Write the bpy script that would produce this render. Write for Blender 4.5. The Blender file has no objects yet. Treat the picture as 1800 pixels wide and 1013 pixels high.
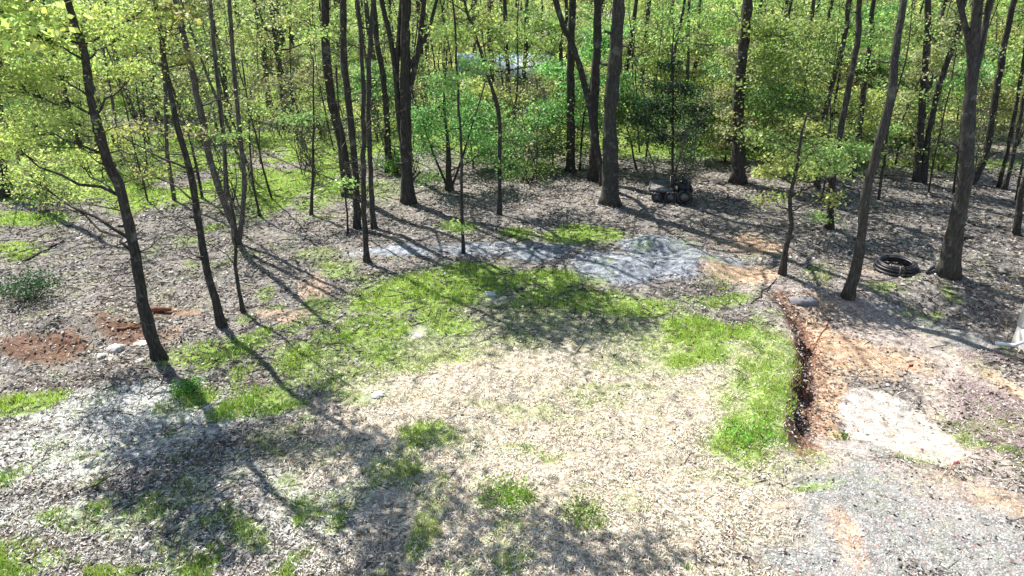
import bpy, math, random
import numpy as np
from mathutils import Vector, Matrix

random.seed(7)
RNG = np.random.default_rng(11)
SC = bpy.context.scene
COL = SC.collection

# ------------------------------------------------------------------ camera, world, sun, exposure
CAM_H = 9.0
PITCH = math.radians(25.0)
cam_d = bpy.data.cameras.new("camera"); cam = bpy.data.objects.new("camera", cam_d); COL.objects.link(cam)
cam.location = (0, 0, CAM_H); cam.rotation_euler = (math.radians(90) - PITCH, 0, 0)
cam_d.sensor_width = 36; cam_d.lens = 24.0; cam_d.clip_end = 3000; cam_d.clip_start = 0.1
SC.camera = cam

SUN_EL = math.radians(54)
SUN_DIR = Vector((-0.67, 0.742, 0)).normalized()            # horizontal direction towards the sun
sun_vec = Vector((SUN_DIR.x * math.cos(SUN_EL), SUN_DIR.y * math.cos(SUN_EL), math.sin(SUN_EL)))
world = bpy.data.worlds.new("World"); SC.world = world; world.use_nodes = True
nt = world.node_tree; bg = nt.nodes["Background"]
sky = nt.nodes.new("ShaderNodeTexSky"); sky.sky_type = 'NISHITA'; sky.sun_disc = False
sky.sun_elevation = SUN_EL; sky.sun_rotation = math.atan2(SUN_DIR.x, SUN_DIR.y)
nt.links.new(sky.outputs[0], bg.inputs[0]); bg.inputs[1].default_value = 0.08
sd = bpy.data.lights.new("sun", 'SUN'); sd.energy = 5.0; sd.angle = math.radians(0.5); sd.color = (1.0, 0.95, 0.87)
sun = bpy.data.objects.new("sun", sd); COL.objects.link(sun); sun.location = (0, 0, 60)
sun.rotation_euler = sun_vec.to_track_quat('Z', 'Y').to_euler()
SC.view_settings.view_transform = 'Standard'; SC.view_settings.look = 'None'
SC.view_settings.exposure = 1.15; SC.view_settings.gamma = 1.0
SC.render.engine = 'CYCLES'
SC.cycles.max_bounces = 6; SC.cycles.transparent_max_bounces = 6; SC.cycles.diffuse_bounces = 3
SC.cycles.transmission_bounces = 3; SC.cycles.glossy_bounces = 2

# ------------------------------------------------------------------ noise and ground height
_P = np.random.default_rng(3).random((256, 256))
def vnoise(x, y):
    x = np.asarray(x, float); y = np.asarray(y, float)
    xi = np.floor(x).astype(int); yi = np.floor(y).astype(int)
    fx = x - xi; fy = y - yi
    fx = fx * fx * (3 - 2 * fx); fy = fy * fy * (3 - 2 * fy)
    a = _P[xi % 256, yi % 256]; b = _P[(xi + 1) % 256, yi % 256]
    c = _P[xi % 256, (yi + 1) % 256]; d = _P[(xi + 1) % 256, (yi + 1) % 256]
    return (a * (1 - fx) + b * fx) * (1 - fy) + (c * (1 - fx) + d * fx) * fy
def fbm(x, y, s, o=4):
    t = 0; a = 1; n = 0
    for k in range(o):
        t = t + a * vnoise(np.asarray(x) / s + 17.3 * k, np.asarray(y) / s + 9.1 * k); n += a; a *= .5; s *= .5
    return t / n
def sstep(a, b, x):
    t = np.clip((x - a) / (b - a), 0, 1); return t * t * (3 - 2 * t)

CP, SP = math.cos(PITCH), math.sin(PITCH)
def ray(px, py):
    u = (px - 900) / 1200.; v = (py - 506.5) / 1200.
    return u, CP - v * SP, -(SP + v * CP)
def flat(px, py, z=0.):
    u, y, dz = ray(px, py); t = (CAM_H - z) / -dz
    return u * t, y * t
def depth(x, y, z): return y * CP + (CAM_H - z) * SP

# the cut bank on the right side of the grassy pad
BANK = np.array([flat(*p) for p in [(1330, 505), (1385, 545), (1408, 600), (1410, 660), (1397, 720), (1385, 775), (1390, 845)]])
_o = np.argsort(BANK[:, 1]); BY = BANK[_o, 1]; BX = BANK[_o, 0]
PILES = [flat(1150, 432) + (1.0, .30), flat(1235, 472) + (.9, .32), flat(1085, 470) + (1.3, .22), flat(60, 602) + (1.5, .35), flat(120, 590) + (.9, .3),
         flat(225, 572) + (1.2, .22), flat(730, 425) + (1.6, .15), flat(1600, 750) + (1.1, .07)]
def height(x, y):
    x = np.asarray(x, float); y = np.asarray(y, float)
    xe = np.interp(y, BY, BX) + .25 * (fbm(x * 0 + 3, y, 0.8, 3) - .5)
    d = x - xe
    fade = sstep(BY[0] + .3, BY[0] + 2.2, y) * (1 - sstep(BY[-1] - 2.0, BY[-1] + .4, y))
    low = -.50 * sstep(-.16, .36, d + .3 * (fbm(x, y, .4, 3) - .5)) * fade * (1 - sstep(3.0, 9.0, d))
    lip = .10 * np.exp(-((d + .55) / .5) ** 2) * fade
    r = np.sqrt(x * x + y * y)
    h = low + lip + .45 * (fbm(x + 50, y + 20, 9., 3) - .5) * sstep(8, 30, r) + .14 * (fbm(x, y, 1.3, 3) - .5) + .11 * (fbm(x, y, .42, 3) - .5)
    for (cx, cy, rr, a) in PILES:
        h = h + a * np.exp(-(((x - cx) / rr) ** 2 + ((y - cy) / (rr * .8)) ** 2)) * (.8 + .4 * fbm(x, y, .5, 2))
    h = h + 2.5 * (fbm(x, y, 60., 2) - .5) * sstep(60, 160, r)
    return h
def H1(x, y): return float(height(np.array([x]), np.array([y]))[0])
def at(px, py):
    z = 0.
    for _ in range(8):
        x, y = flat(px, py, z); z = .5 * z + .5 * H1(x, y)
    return Vector((x, y, H1(x, y)))

# ------------------------------------------------------------------ surface patches, as world ellipses on the ground
def P(lst):
    out = []
    for t in lst:
        cx, cy, rx, ry = t[:4]; s = t[4] if len(t) > 4 else 1.
        g_ = at(cx, cy); X, Y = g_.x, g_.y; X2, _ = flat(cx + rx, cy, g_.z); X0, _ = flat(cx, cy, g_.z); X2 += X - X0; _, Y1 = flat(cx, cy - ry, g_.z); _, Y2 = flat(cx, cy + ry, g_.z)
        out.append((X, Y, abs(X2 - X), abs(Y1 - Y2) / 2, s))
    return out
PATCH = {
 'green': P([(740,515,120,40),(830,488,80,30),(660,585,60,28,.8),(960,495,90,18,.9),(790,570,70,28,.75),(1010,530,130,26,.7),(1120,545,80,25,.7),
   (1250,580,100,26),(1220,618,75,18,.9),(1335,700,75,95,.66),(1315,765,60,42,.8),(1350,610,60,50,.6),(1040,414,72,15),(925,410,34,12,.8),(885,872,52,30,.6),
   (1005,905,45,26,.5),(40,705,75,24,1),(360,625,80,22,.8),(335,690,60,24,.8),(445,712,65,28,.85),(520,640,80,26,.7),(590,610,50,22,.6),(740,775,50,20,.7),
   (40,388,90,16,1),(375,396,22,7,1),(60,980,90,22,.6),(690,850,34,15,.6),(400,940,90,30,.55),(1265,528,80,12,.6),(480,790,70,18,.3),(620,690,60,20,.5),
   (720,640,80,22,.5),(640,620,70,22,.6),(880,600,120,14,.35),(1120,640,120,20,.35),(930,720,140,20,.3),(820,397,30,12,.7),(1270,700,60,40,.5),(900,790,70,18,.4),
   (210,900,130,30,.35),(560,860,90,30,.35),(1080,690,120,14,.3),(1420,860,50,12,.6),(1280,830,60,14,.4),(30,440,70,16,.7),(220,340,80,10,.6),(500,330,70,8,.5),
   (560,380,60,8,.35),(600,470,60,14,.55),(560,450,50,10,.4),(330,420,50,9,.4),(500,250,110,20,1),(280,255,110,24,.9),(700,205,90,22,1),(400,190,150,20,1),(620,260,80,12,.7),(130,250,110,24,.8),(1000,560,260,40,.32),(760,620,120,30,.42),(1150,600,120,25,.45),(560,655,120,30,.42),(180,305,120,16,.7),(640,330,60,10,.5),(1640,290,200,12,.6),(1090,240,60,30,.8)]),
 'clay': P([(1470,620,55,60),(1450,690,45,50),(1440,760,38,42),(1545,640,55,22,.8),(1330,435,55,20,.8),(1310,482,70,18,.8),(1470,950,28,60,.75),(1770,905,70,40,.7),
   (1790,700,22,40,.8),(1650,870,50,22,.4),(1430,540,60,18,.65),(225,572,75,14,.8),(45,608,70,15,.9),(105,588,40,10,.9),(560,500,38,18,.6),(500,560,70,18,.6),(1590,650,40,25,.6),
   (300,550,30,8,.7),(850,640,110,14,.3),(1450,800,70,14,.4),(1370,900,40,20,.5),(1560,640,90,30,.5),(1550,480,50,7,.5),(1500,560,70,30,.4),(520,720,50,20,.4),(1700,870,60,40,.5)]),
'sand': P([(1430,810,70,30,1),(1480,790,70,40,.8),(1700,800,80,60,.7),(1690,690,120,90,.9),(1560,600,120,45,.8),(1450,540,110,30,.8),(1330,500,60,25,.7),(1640,860,80,50,.6),(1720,880,110,50,.7),(1430,700,70,120,.7),(1560,640,90,30,.7)]),
 'gravel': P([(1600,920,230,80),(1500,860,110,50),(1650,595,95,36),(1520,800,80,24,.9),(1740,1000,120,60),(1560,555,90,18,.6),(1480,1000,130,50,.9),(1690,640,50,20,.6)]),
 'blue': P([(1190,452,100,32),(1080,462,80,22),(850,430,90,12,.75),(700,440,90,10,.8),(1150,425,60,11),(960,440,70,14,.8)]),  # blue-grey gravel piles, with their dark blue shading laid into the patch
 'white': P([(195,610,30,9,.7),(665,690,22,9,.9),(860,516,26,7,.9),(730,590,30,9,.8),(820,800,60,14,.5)]),
 'mulch': P([(1765,740,65,80,.9),(1750,640,60,14,.8),(1740,640,50,20,.6)]),
 'straw': P([(950,740,420,170,1.1),(1000,900,420,160,1),(1150,640,240,70,.9),(800,650,160,60,.8),(1250,860,140,70,1),(930,600,200,40,.5)]),
 'ash': P([(240,730,250,50,1),(130,790,200,50,.8),(90,900,200,60,.6),(420,880,260,80,.5),(300,960,300,60,.5)]),
}
_w = at(1572, 757); WC = (_w.x, _w.y); WR = (at(1660, 757).x - _w.x, (at(1572, 688).y - at(1572, 832).y) / 2)
def masks(x, y):
    wx = x + 1.6 * (fbm(x, y, 1.6, 4) - .5); wy = y + 1.6 * (fbm(x + 31, y + 7, 1.6, 3) - .5)
    m = {}
    for k, lst in PATCH.items():
        v = np.zeros_like(x)
        for (cx, cy, rx, ry, s) in lst:
            d = np.sqrt(((wx - cx) / rx) ** 2 + ((wy - cy) / ry) ** 2)
            v = np.maximum(v, s * (1 - sstep(.45, 1.5, d)))
        m[k] = v
    m['green'] = np.maximum(m['green'], (1 - sstep(15, 30, y)) * .60 * sstep(.50, .68, fbm(x + 3, y + 60, .75, 3)) * (.35 + .65 * sstep(.4, .6, fbm(x + 13, y + 6, 3.5, 2))) * (1 - .40 * np.clip(m['straw'], 0, 1)) * (1 - .75 * np.clip(m['clay'] + m['gravel'] + m['sand'], 0, 1)))
    # sunny green openings and yellow field further back
    n = fbm(x + 80, y + 40, 7., 3)
    m['green'] = np.maximum(m['green'], sstep(35, 44, y + 16 * (n - .5) + .06 * x) * (.45 + .8 * sstep(.4, .6, n)))
    m['green'] = np.maximum(m['green'], sstep(24, 31, y + 7 * (fbm(x + 7, y, 3., 3) - .5)) * sstep(6, 12, -x + .1 * y) * (.10 + 1.0 * sstep(.36, .58, fbm(x + 20, y + 3, 2.2, 4))))
    m['field'] = sstep(38, 50, y + 10 * (n - .5)) * sstep(-16, 0, x + 12 * (n - .5))
    xe = np.interp(y, BY, BX)
    fade = sstep(BY[0] + .3, BY[0] + 2.2, y) * (1 - sstep(BY[-1] - 2.0, BY[-1] + .4, y))
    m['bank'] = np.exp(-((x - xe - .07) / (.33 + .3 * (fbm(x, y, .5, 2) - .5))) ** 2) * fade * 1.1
    m['green'] = m['green'] * (1 - sstep(-.08, .12, x - xe) * fade * (1 - sstep(2.5, 4, x - xe)))
    m['straw'] = m['straw'] * (1 - sstep(-.05, .15, x - xe) * fade)
    e = np.sqrt(((x - WC[0]) / WR[0]) ** 2 + ((y - WC[1]) / WR[1]) ** 2) + .16 * (fbm(x, y, .5, 3) - .5)
    m['white'] = np.maximum(m['white'], 1.0 * (1 - sstep(.90, 1.02, e)) * (.56 + .64 * fbm(x, y, .45, 3)) * sstep(-1.55, -1.05, (x - WC[0]) / WR[0] + (y - WC[1]) / WR[1] + .8 * (fbm(x, y, .5, 3) - .5)))
    m['gravel'] = m['gravel'] * (1 - m['bank']); m['sand'] = m['sand'] * (1 - np.clip(1.2 * m['clay'], 0, 1))
    return m

# ------------------------------------------------------------------ material helpers
def new_mat(name):
    m = bpy.data.materials.new(name); m.use_nodes = True
    n = m.node_tree.nodes; n.clear()
    return m, n, m.node_tree.links
def rgb(n, c):
    o = n.new("ShaderNodeRGB"); o.outputs[0].default_value = (*c, 1); return o.outputs[0]
def noise(n, l, scale, detail=5, vec=None, rough=.6, dist=0):
    o = n.new("ShaderNodeTexNoise"); o.inputs['Scale'].default_value = scale; o.inputs['Detail'].default_value = detail
    o.inputs['Roughness'].default_value = rough; o.inputs['Distortion'].default_value = dist
    if vec is not None: l.new(vec, o.inputs['Vector'])
    return o
def ramp(n, l, src, stops):
    r = n.new("ShaderNodeValToRGB"); e = r.color_ramp.elements
    while len(e) < len(stops): e.new(.5)
    for el, (p, c) in zip(e, stops): el.position = p; el.color = (*c, 1)
    l.new(src, r.inputs[0]); return r.outputs[0]
def mix(n, l, f, a, b, mode='MIX'):
    m = n.new("ShaderNodeMix"); m.data_type = 'RGBA'; m.blend_type = mode
    if isinstance(f, float): m.inputs[0].default_value = f
    else: l.new(f, m.inputs[0])
    l.new(a, m.inputs[6]); l.new(b, m.inputs[7]); return m.outputs[2]
def math_(n, l, op, a, b=None, clamp=False):
    m = n.new("ShaderNodeMath"); m.operation = op; m.use_clamp = clamp
    for i, v in enumerate((a, b)):
        if v is None: continue
        if isinstance(v, (int, float)): m.inputs[i].default_value = v
        else: l.new(v, m.inputs[i])
    return m.outputs[0]
def mrange(n, l, v, a, b, c=0., d=1.):
    m = n.new("ShaderNodeMapRange"); m.interpolation_type = 'SMOOTHSTEP'; l.new(v, m.inputs[0])
    for i, q in enumerate((a, b, c, d)): m.inputs[i + 1].default_value = q
    return m.outputs[0]
def finish(m, n, l, color, rough=.9, bump=None, bstr=.3, bdist=.02, spec=.2, metal=0.):
    p = n.new("ShaderNodeBsdfPrincipled"); o = n.new("ShaderNodeOutputMaterial")
    if isinstance(color, tuple): p.inputs['Base Color'].default_value = (*color, 1)
    else: l.new(color, p.inputs['Base Color'])
    p.inputs['Roughness'].default_value = rough; p.inputs['Specular IOR Level'].default_value = spec; p.inputs['Metallic'].default_value = metal
    if bump is not None:
        b = n.new("ShaderNodeBump"); b.inputs['Strength'].default_value = bstr; b.inputs['Distance'].default_value = bdist
        l.new(bump, b.inputs['Height']); l.new(b.outputs[0], p.inputs['Normal'])
    l.new(p.outputs[0], o.inputs[0]); return m
def simple(name, c, var=.35, scale=8., rough=.8, bstr=.3, bdist=.01, spec=.3, metal=0.):
    m, n, l = new_mat(name)
    tc = n.new("ShaderNodeTexCoord"); ns = noise(n, l, scale, 6, tc.outputs['Object'])
    lo = tuple(v * (1 - var) for v in c); hi = tuple(min(1, v * (1 + var)) for v in c)
    col = ramp(n, l, ns.outputs[0], [(.3, lo), (.7, hi)])
    return finish(m, n, l, col, rough, ns.outputs[0], bstr, bdist, spec, metal)

def ground_material():
    m, n, l = new_mat("ground_surface")
    geo = n.new("ShaderNodeNewGeometry"); pos = geo.outputs['Position']
    A = n.new("ShaderNodeVertexColor"); A.layer_name = "patch_a"; B = n.new("ShaderNodeVertexColor"); B.layer_name = "patch_b"
    sa = n.new("ShaderNodeSeparateColor"); l.new(A.outputs[0], sa.inputs[0]); sb = n.new("ShaderNodeSeparateColor"); l.new(B.outputs[0], sb.inputs[0])
    n1 = noise(n, l, 9., 6, pos, .65); n2 = noise(n, l, 30., 4, pos, .7); n3 = noise(n, l, 1.1, 5, pos, .6); n4 = noise(n, l, 3.5, 6, pos, .65, 1.)
    fine = math_(n, l, 'ADD', math_(n, l, 'MULTIPLY', n1.outputs[0], .55), math_(n, l, 'MULTIPLY', n2.outputs[0], .45))
    def W(mask, w=.24):      # ragged edge
        v = math_(n, l, 'ADD', mask, math_(n, l, 'MULTIPLY', math_(n, l, 'SUBTRACT', math_(n, l, 'ADD', math_(n, l, 'MULTIPLY', n1.outputs[0], .5), math_(n, l, 'MULTIPLY', n4.outputs[0], .5)), .5), 1.5))
        return mrange(n, l, v, .5 - w, .5 + w)
    litter = ramp(n, l, fine, [(.32, (.04, .035, .032)), (.44, (.15, .137, .130)), (.54, (.27, .255, .247)), (.68, (.48, .465, .455))])
    tintn = ramp(n, l, n3.outputs[0], [(.35, (1.0, .93, .86)), (.5, (.9, .9, .92)), (.65, (1.0, .96, .86))])
    c = mix(n, l, 1., litter, tintn, 'MULTIPLY')
    straw = ramp(n, l, fine, [(.32, (.10, .075, .05)), (.43, (.30, .245, .18)), (.54, (.52, .47, .40)), (.68, (.78, .74, .68))])
    c = mix(n, l, W(sb.outputs[0], .3), c, straw)
    ash = ramp(n, l, fine, [(.34, (.08, .08, .07)), (.5, (.44, .44, .42)), (.63, (.78, .78, .77))])
    c = mix(n, l, W(sb.outputs[1], .3), c, ash)
    gravel = ramp(n, l, n2.outputs[0], [(.32, (.11, .11, .107)), (.5, (.25, .25, .243)), (.68, (.44, .44, .43))])
    c = mix(n, l, W(sa.outputs[2]), c, gravel)
    blue = ramp(n, l, math_(n, l, 'ADD', math_(n, l, 'MULTIPLY', fine, .45), math_(n, l, 'MULTIPLY', n4.outputs[0], .55)), [(.38, (.10, .115, .15)), (.5, (.24, .265, .315)), (.64, (.52, .52, .54))])  # gravel tone made darker and bluer to carry the shadow on the piles
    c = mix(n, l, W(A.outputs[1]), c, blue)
    clay = ramp(n, l, math_(n, l, 'ADD', math_(n, l, 'MULTIPLY', fine, .6), math_(n, l, 'MULTIPLY', n4.outputs[0], .4)), [(.40, (.24, .14, .09)), (.48, (.45, .30, .19)), (.6, (.62, .50, .39))])
    c = mix(n, l, math_(n, l, 'MULTIPLY', W(sa.outputs[1], .38), .9), c, clay)
    sand = ramp(n, l, fine, [(.33, (.16, .12, .11)), (.48, (.38, .31, .28)), (.62, (.62, .55, .50))])
    c = mix(n, l, math_(n, l, 'MULTIPLY', W(B.outputs[1], .4), .85), c, sand)
    mul = ramp(n, l, n2.outputs[0], [(.35, (.07, .045, .05)), (.5, (.21, .16, .17)), (.66, (.42, .36, .36))])
    c = mix(n, l, W(sb.outputs[2], .25), c, mul)
    C = n.new("ShaderNodeVertexColor"); C.layer_name = "patch_c"; s3 = n.new("ShaderNodeSeparateColor"); l.new(C.outputs[0], s3.inputs[0])
    wh = ramp(n, l, math_(n, l, 'ADD', math_(n, l, 'MULTIPLY', fine, .5), math_(n, l, 'MULTIPLY', n4.outputs[0], .5)), [(.40, (.34, .27, .21)), (.48, (.42, .38, .35)), (.6, (.58, .57, .55))])
    c = mix(n, l, W(s3.outputs[0], .12), c, wh)
    gr = ramp(n, l, fine, [(.32, (.04, .06, .012)), (.5, (.17, .28, .04)), (.64, (.38, .47, .13))])
    c = mix(n, l, math_(n, l, 'MULTIPLY', W(math_(n, l, 'ADD', sa.outputs[0], .08), .42), .92), c, gr)
    fl = ramp(n, l, n4.outputs[0], [(.35, (.28, .36, .09)), (.5, (.50, .50, .14)), (.65, (.62, .58, .26))])
    c = mix(n, l, s3.outputs[1], c, fl)
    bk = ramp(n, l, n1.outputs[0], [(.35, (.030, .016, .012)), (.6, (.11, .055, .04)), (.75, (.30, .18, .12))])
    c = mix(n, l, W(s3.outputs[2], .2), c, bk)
    cl = ramp(n, l, noise(n, l, 4.2, 5, pos, .7).outputs[0], [(.34, (.62, .61, .60)), (.5, (1, 1, 1)), (.66, (1.3, 1.3, 1.28))]); c = mix(n, l, .9, c, cl, 'MULTIPLY')
    red = rgb(n, (.42, .36, .38)); rm = n.new('ShaderNodeMapRange'); sx = n.new('ShaderNodeSeparateXYZ'); l.new(pos, sx.inputs[0]); l.new(sx.outputs[0], rm.inputs[0]); rm.inputs[1].default_value = -8.; rm.inputs[2].default_value = -10.
    c = mix(n, l, math_(n, l, 'MULTIPLY', rm.outputs[0], W(sa.outputs[1], .25)), c, mix(n, l, 1., c, red, 'MULTIPLY'))
    bh = math_(n, l, 'ADD', n1.outputs[0], math_(n, l, 'MULTIPLY', n2.outputs[0], .6))
    return finish(m, n, l, c, .95, bh, .9, .06, .1)

def bark_material(name, dark, light, mossy=0.):
    m, n, l = new_mat(name)
    tc = n.new("ShaderNodeTexCoord"); mp = n.new("ShaderNodeMapping"); l.new(tc.outputs['Object'], mp.inputs[0]); mp.inputs['Scale'].default_value = (1, 1, .16)
    a = noise(n, l, 26, 6, mp.outputs[0], .7); b = noise(n, l, 2.6, 4, tc.outputs['Object'], .6)
    c = ramp(n, l, a.outputs[0], [(.35, dark), (.55, tuple(.65 * d + .35 * q for d, q in zip(dark, light))), (.72, light)])
    lich = rgb(n, (.30, .31, .29)); f = mrange(n, l, b.outputs[0], .56, .70, 0, .4); c = mix(n, l, f, c, lich)
    if mossy:
        f2 = mrange(n, l, noise(n, l, 1.3, 4, tc.outputs['Object']).outputs[0], .45, .6, 0, mossy); c = mix(n, l, f2, c, rgb(n, (.07, .10, .03)))
    return finish(m, n, l, c, .92, a.outputs[0], .8, .03, .15)

def leaf_material(name, trans=.5, hue=.04, val=.35, rough=.5, spec=.2):
    m, n, l = new_mat(name)
    at_ = n.new("ShaderNodeVertexColor"); at_.layer_name = "tint"
    oi = n.new("ShaderNodeObjectInfo"); hs = n.new("ShaderNodeHueSaturation")
    l.new(at_.outputs[0], hs.inputs['Color'])
    l.new(math_(n, l, 'ADD', math_(n, l, 'MULTIPLY', oi.outputs['Random'], hue), .5 - hue / 2), hs.inputs['Hue'])
    l.new(math_(n, l, 'ADD', math_(n, l, 'MULTIPLY', oi.outputs['Random'], val), 1 - val / 2), hs.inputs['Value'])
    d = n.new("ShaderNodeBsdfPrincipled"); t = n.new("ShaderNodeBsdfTranslucent"); o = n.new("ShaderNodeOutputMaterial"); mx = n.new("ShaderNodeMixShader")
    d.inputs['Roughness'].default_value = rough; d.inputs['Specular IOR Level'].default_value = spec
    l.new(hs.outputs[0], d.inputs['Base Color'])
    bt = mix(n, l, 1., hs.outputs[0], rgb(n, (1.05, 1.08, .75)), 'MULTIPLY'); l.new(bt, t.inputs[0])
    mx.inputs[0].default_value = trans; l.new(d.outputs[0], mx.inputs[1]); l.new(t.outputs[0], mx.inputs[2]); l.new(mx.outputs[0], o.inputs[0])
    return m

M_GROUND = ground_material()
M_BARK = bark_material("bark_dark", (.024, .021, .019), (.15, .135, .125))
M_BARK2 = bark_material("bark_grey", (.032, .029, .027), (.16, .148, .14), .12)
M_BARK3 = bark_material("bark_pale_twig", (.045, .040, .036), (.27, .25, .23))
M_LEAF = leaf_material("spring_leaf", .5, .045, .5, .5, .4)
M_GRASS = leaf_material("grass_blade", .35, 0, 0)
M_LITTER = leaf_material("dead_leaf", .15, 0, 0, .8)

# ------------------------------------------------------------------ mesh accumulation
class MB:
    def __init__(s): s.v = []; s.f3 = []; s.f4 = []; s.nv = 0; s.c = []
    def add(s, v, f4=None, f3=None, col=None):
        v = np.asarray(v, np.float32)
        if f4 is not None and len(f4): s.f4.append(np.asarray(f4, np.int64) + s.nv)
        if f3 is not None and len(f3): s.f3.append(np.asarray(f3, np.int64) + s.nv)
        s.v.append(v)
        if col is not None: s.c.append(np.asarray(col, np.float32))
        s.nv += len(v)
    def tube(s, pts, rad, sides=6, cap=True):
        pts = np.asarray(pts, float); n = len(pts)
        rad = np.broadcast_to(np.asarray(rad, float), (n,))
        t = np.gradient(pts, axis=0); t /= np.linalg.norm(t, axis=1)[:, None] + 1e-9
        up = np.array([1., 0, 0]) if abs(t[:, 0]).mean() < .8 else np.array([0, 1., 0])
        a = np.cross(t, up); a /= np.linalg.norm(a, axis=1)[:, None] + 1e-9
        b = np.cross(t, a)
        th = np.arange(sides) * 2 * np.pi / sides
        ring = pts[:, None] + rad[:, None, None] * (np.cos(th)[None, :, None] * a[:, None] + np.sin(th)[None, :, None] * b[:, None])
        v = ring.reshape(-1, 3); i = np.arange(n - 1)[:, None] * sides; k = np.arange(sides)[None]; k2 = (k + 1) % sides
        f = np.stack([i + k, i + k2, i + sides + k2, i + sides + k], -1).reshape(-1, 4)
        f3 = None
        if cap:
            v = np.vstack([v, pts[:1], pts[-1:]]); kk = np.arange(sides); k3 = (kk + 1) % sides
            f3 = np.vstack([np.stack([np.full(sides, n * sides), k3, kk], 1), np.stack([np.full(sides, n * sides + 1), (n - 1) * sides + kk, (n - 1) * sides + k3], 1)])
        s.add(v, f, f3)
    def box(s, c, d, rot=0., tilt=None):
        x, y, z = np.array(d) / 2
        v = np.array([(-x, -y, -z), (x, -y, -z), (x, y, -z), (-x, y, -z), (-x, -y, z), (x, -y, z), (x, y, z), (-x, y, z)])
        if tilt is not None: v = v @ np.array(tilt).T
        ca, sa = math.cos(rot), math.sin(rot); R = np.array([[ca, -sa, 0], [sa, ca, 0], [0, 0, 1]])
        s.add(v @ R.T + np.array(c), [(0, 3, 2, 1), (4, 5, 6, 7), (0, 1, 5, 4), (1, 2, 6, 5), (2, 3, 7, 6), (3, 0, 4, 7)])
    def cards(s, P0, L, Wd, nrm_up=.6, col=None, shape=True, seed=None):
        """leaf cards: rhombs of length L, width Wd at P0, normals biased upwards"""
        n = len(P0)
        d = RNG.normal(size=(n, 3)); d[:, 2] *= (1 - nrm_up); d /= np.linalg.norm(d, axis=1)[:, None]
        nr = RNG.normal(size=(n, 3)) * (1 - nrm_up * .6); nr[:, 2] += nrm_up * 1.3
        w = np.cross(nr, d); w /= np.linalg.norm(w, axis=1)[:, None] + 1e-9
        L = np.broadcast_to(L, (n,))[:, None] * RNG.uniform(.7, 1.3, (n, 1)); Wd = np.broadcast_to(Wd, (n,))[:, None] * RNG.uniform(.7, 1.3, (n, 1))
        v = np.stack([P0 - d * L * .5, P0 + w * Wd * .5 - d * L * .05, P0 + d * L * .5, P0 - w * Wd * .5 - d * L * .05], 1).reshape(-1, 3)
        f = np.arange(4 * n).reshape(-1, 4)
        s.add(v, f, None, None if col is None else np.repeat(col, 4, 0))
    def mesh(s, name, mat, smooth=False):
        me = bpy.data.meshes.new(name)
        if not s.v: return me
        V = np.concatenate(s.v); F4 = np.concatenate(s.f4) if s.f4 else np.zeros((0, 4), int); F3 = np.concatenate(s.f3) if s.f3 else np.zeros((0, 3), int)
        me.vertices.add(len(V)); me.vertices.foreach_set('co', V.ravel())
        li = np.concatenate([F4.ravel(), F3.ravel()]).astype(np.int32); me.loops.add(len(li)); me.loops.foreach_set('vertex_index', li)
        tot = np.concatenate([np.full(len(F4), 4), np.full(len(F3), 3)]).astype(np.int32); st = np.concatenate([[0], np.cumsum(tot)[:-1]]).astype(np.int32)
        me.polygons.add(len(tot)); me.polygons.foreach_set('loop_start', st); me.polygons.foreach_set('loop_total', tot)
        if smooth: me.polygons.foreach_set('use_smooth', np.ones(len(tot), bool))
        me.update(calc_edges=True)
        if s.c:
            C = np.concatenate(s.c); ca = me.color_attributes.new("tint", 'FLOAT_COLOR', 'POINT')
            ca.data.foreach_set('color', np.hstack([C, np.ones((len(C), 1), np.float32)]).astype(np.float32).ravel())
        me.materials.append(mat); return me
    def obj(s, name, mat, parent=None, smooth=False):
        o = bpy.data.objects.new(name, s.mesh(name, mat, smooth)); COL.objects.link(o)
        if parent is not None: o.parent = parent
        return o
def tag(o, label=None, cat=None, group=None, kind=None):
    if label: o['label'] = label
    if cat: o['category'] = cat
    if group: o['group'] = group
    if kind: o['kind'] = kind
    return o
def empty(name, loc, rz=0.):
    o = bpy.data.objects.new(name, None); COL.objects.link(o); o.location = loc; o.rotation_euler = (0, 0, rz); o.empty_display_size = .2
    return o
def colvar(base, n, v=.25, hue=.1):
    c = np.array(base)[None] * RNG.uniform(1 - v, 1 + v, (n, 1)) * RNG.uniform(1 - hue, 1 + hue, (n, 3))
    return np.clip(c, 0, 1)

# ------------------------------------------------------------------ the ground
def axis(lo, hi, step, far_lo, far_hi, g=1.16):
    a = list(np.arange(lo, hi + 1e-6, step)); s = step; x = hi
    while x < far_hi: s *= g; x += s; a.append(x)
    s = step; x = lo
    while x > far_lo: s *= g; x -= s; a.insert(0, x)
    return np.array(a)
gx = axis(-19, 19, .12, -900, 900, 1.06); gy = axis(6.5, 31, .12, -60, 1500, 1.05)
GX, GY = np.meshgrid(gx, gy, indexing='ij'); fx, fy = GX.ravel(), GY.ravel()
GZ = height(fx, fy); mk = masks(fx, fy)
gb = MB(); nx, ny = len(gx), len(gy); ii, jj = np.meshgrid(np.arange(nx - 1), np.arange(ny - 1), indexing='ij'); q = (ii * ny + jj).ravel()
gb.add(np.stack([fx, fy, GZ], 1), np.stack([q, q + ny, q + ny + 1, q + 1], 1))
ground = gb.obj("ground", M_GROUND, None, True); tag(ground, kind='structure')
def layer(name, a, b, c, d):
    ca = ground.data.color_attributes.new(name, 'FLOAT_COLOR', 'POINT')
    ca.data.foreach_set('color', np.stack([a, b, c, d], 1).astype(np.float32).ravel())
layer("patch_a", mk['green'], mk['clay'], mk['gravel'], mk['blue'])
layer("patch_b", mk['straw'], mk['ash'], mk['mulch'], mk['sand'])
layer("patch_c", mk['white'], mk['field'], mk['bank'], np.ones(len(fx)))

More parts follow.
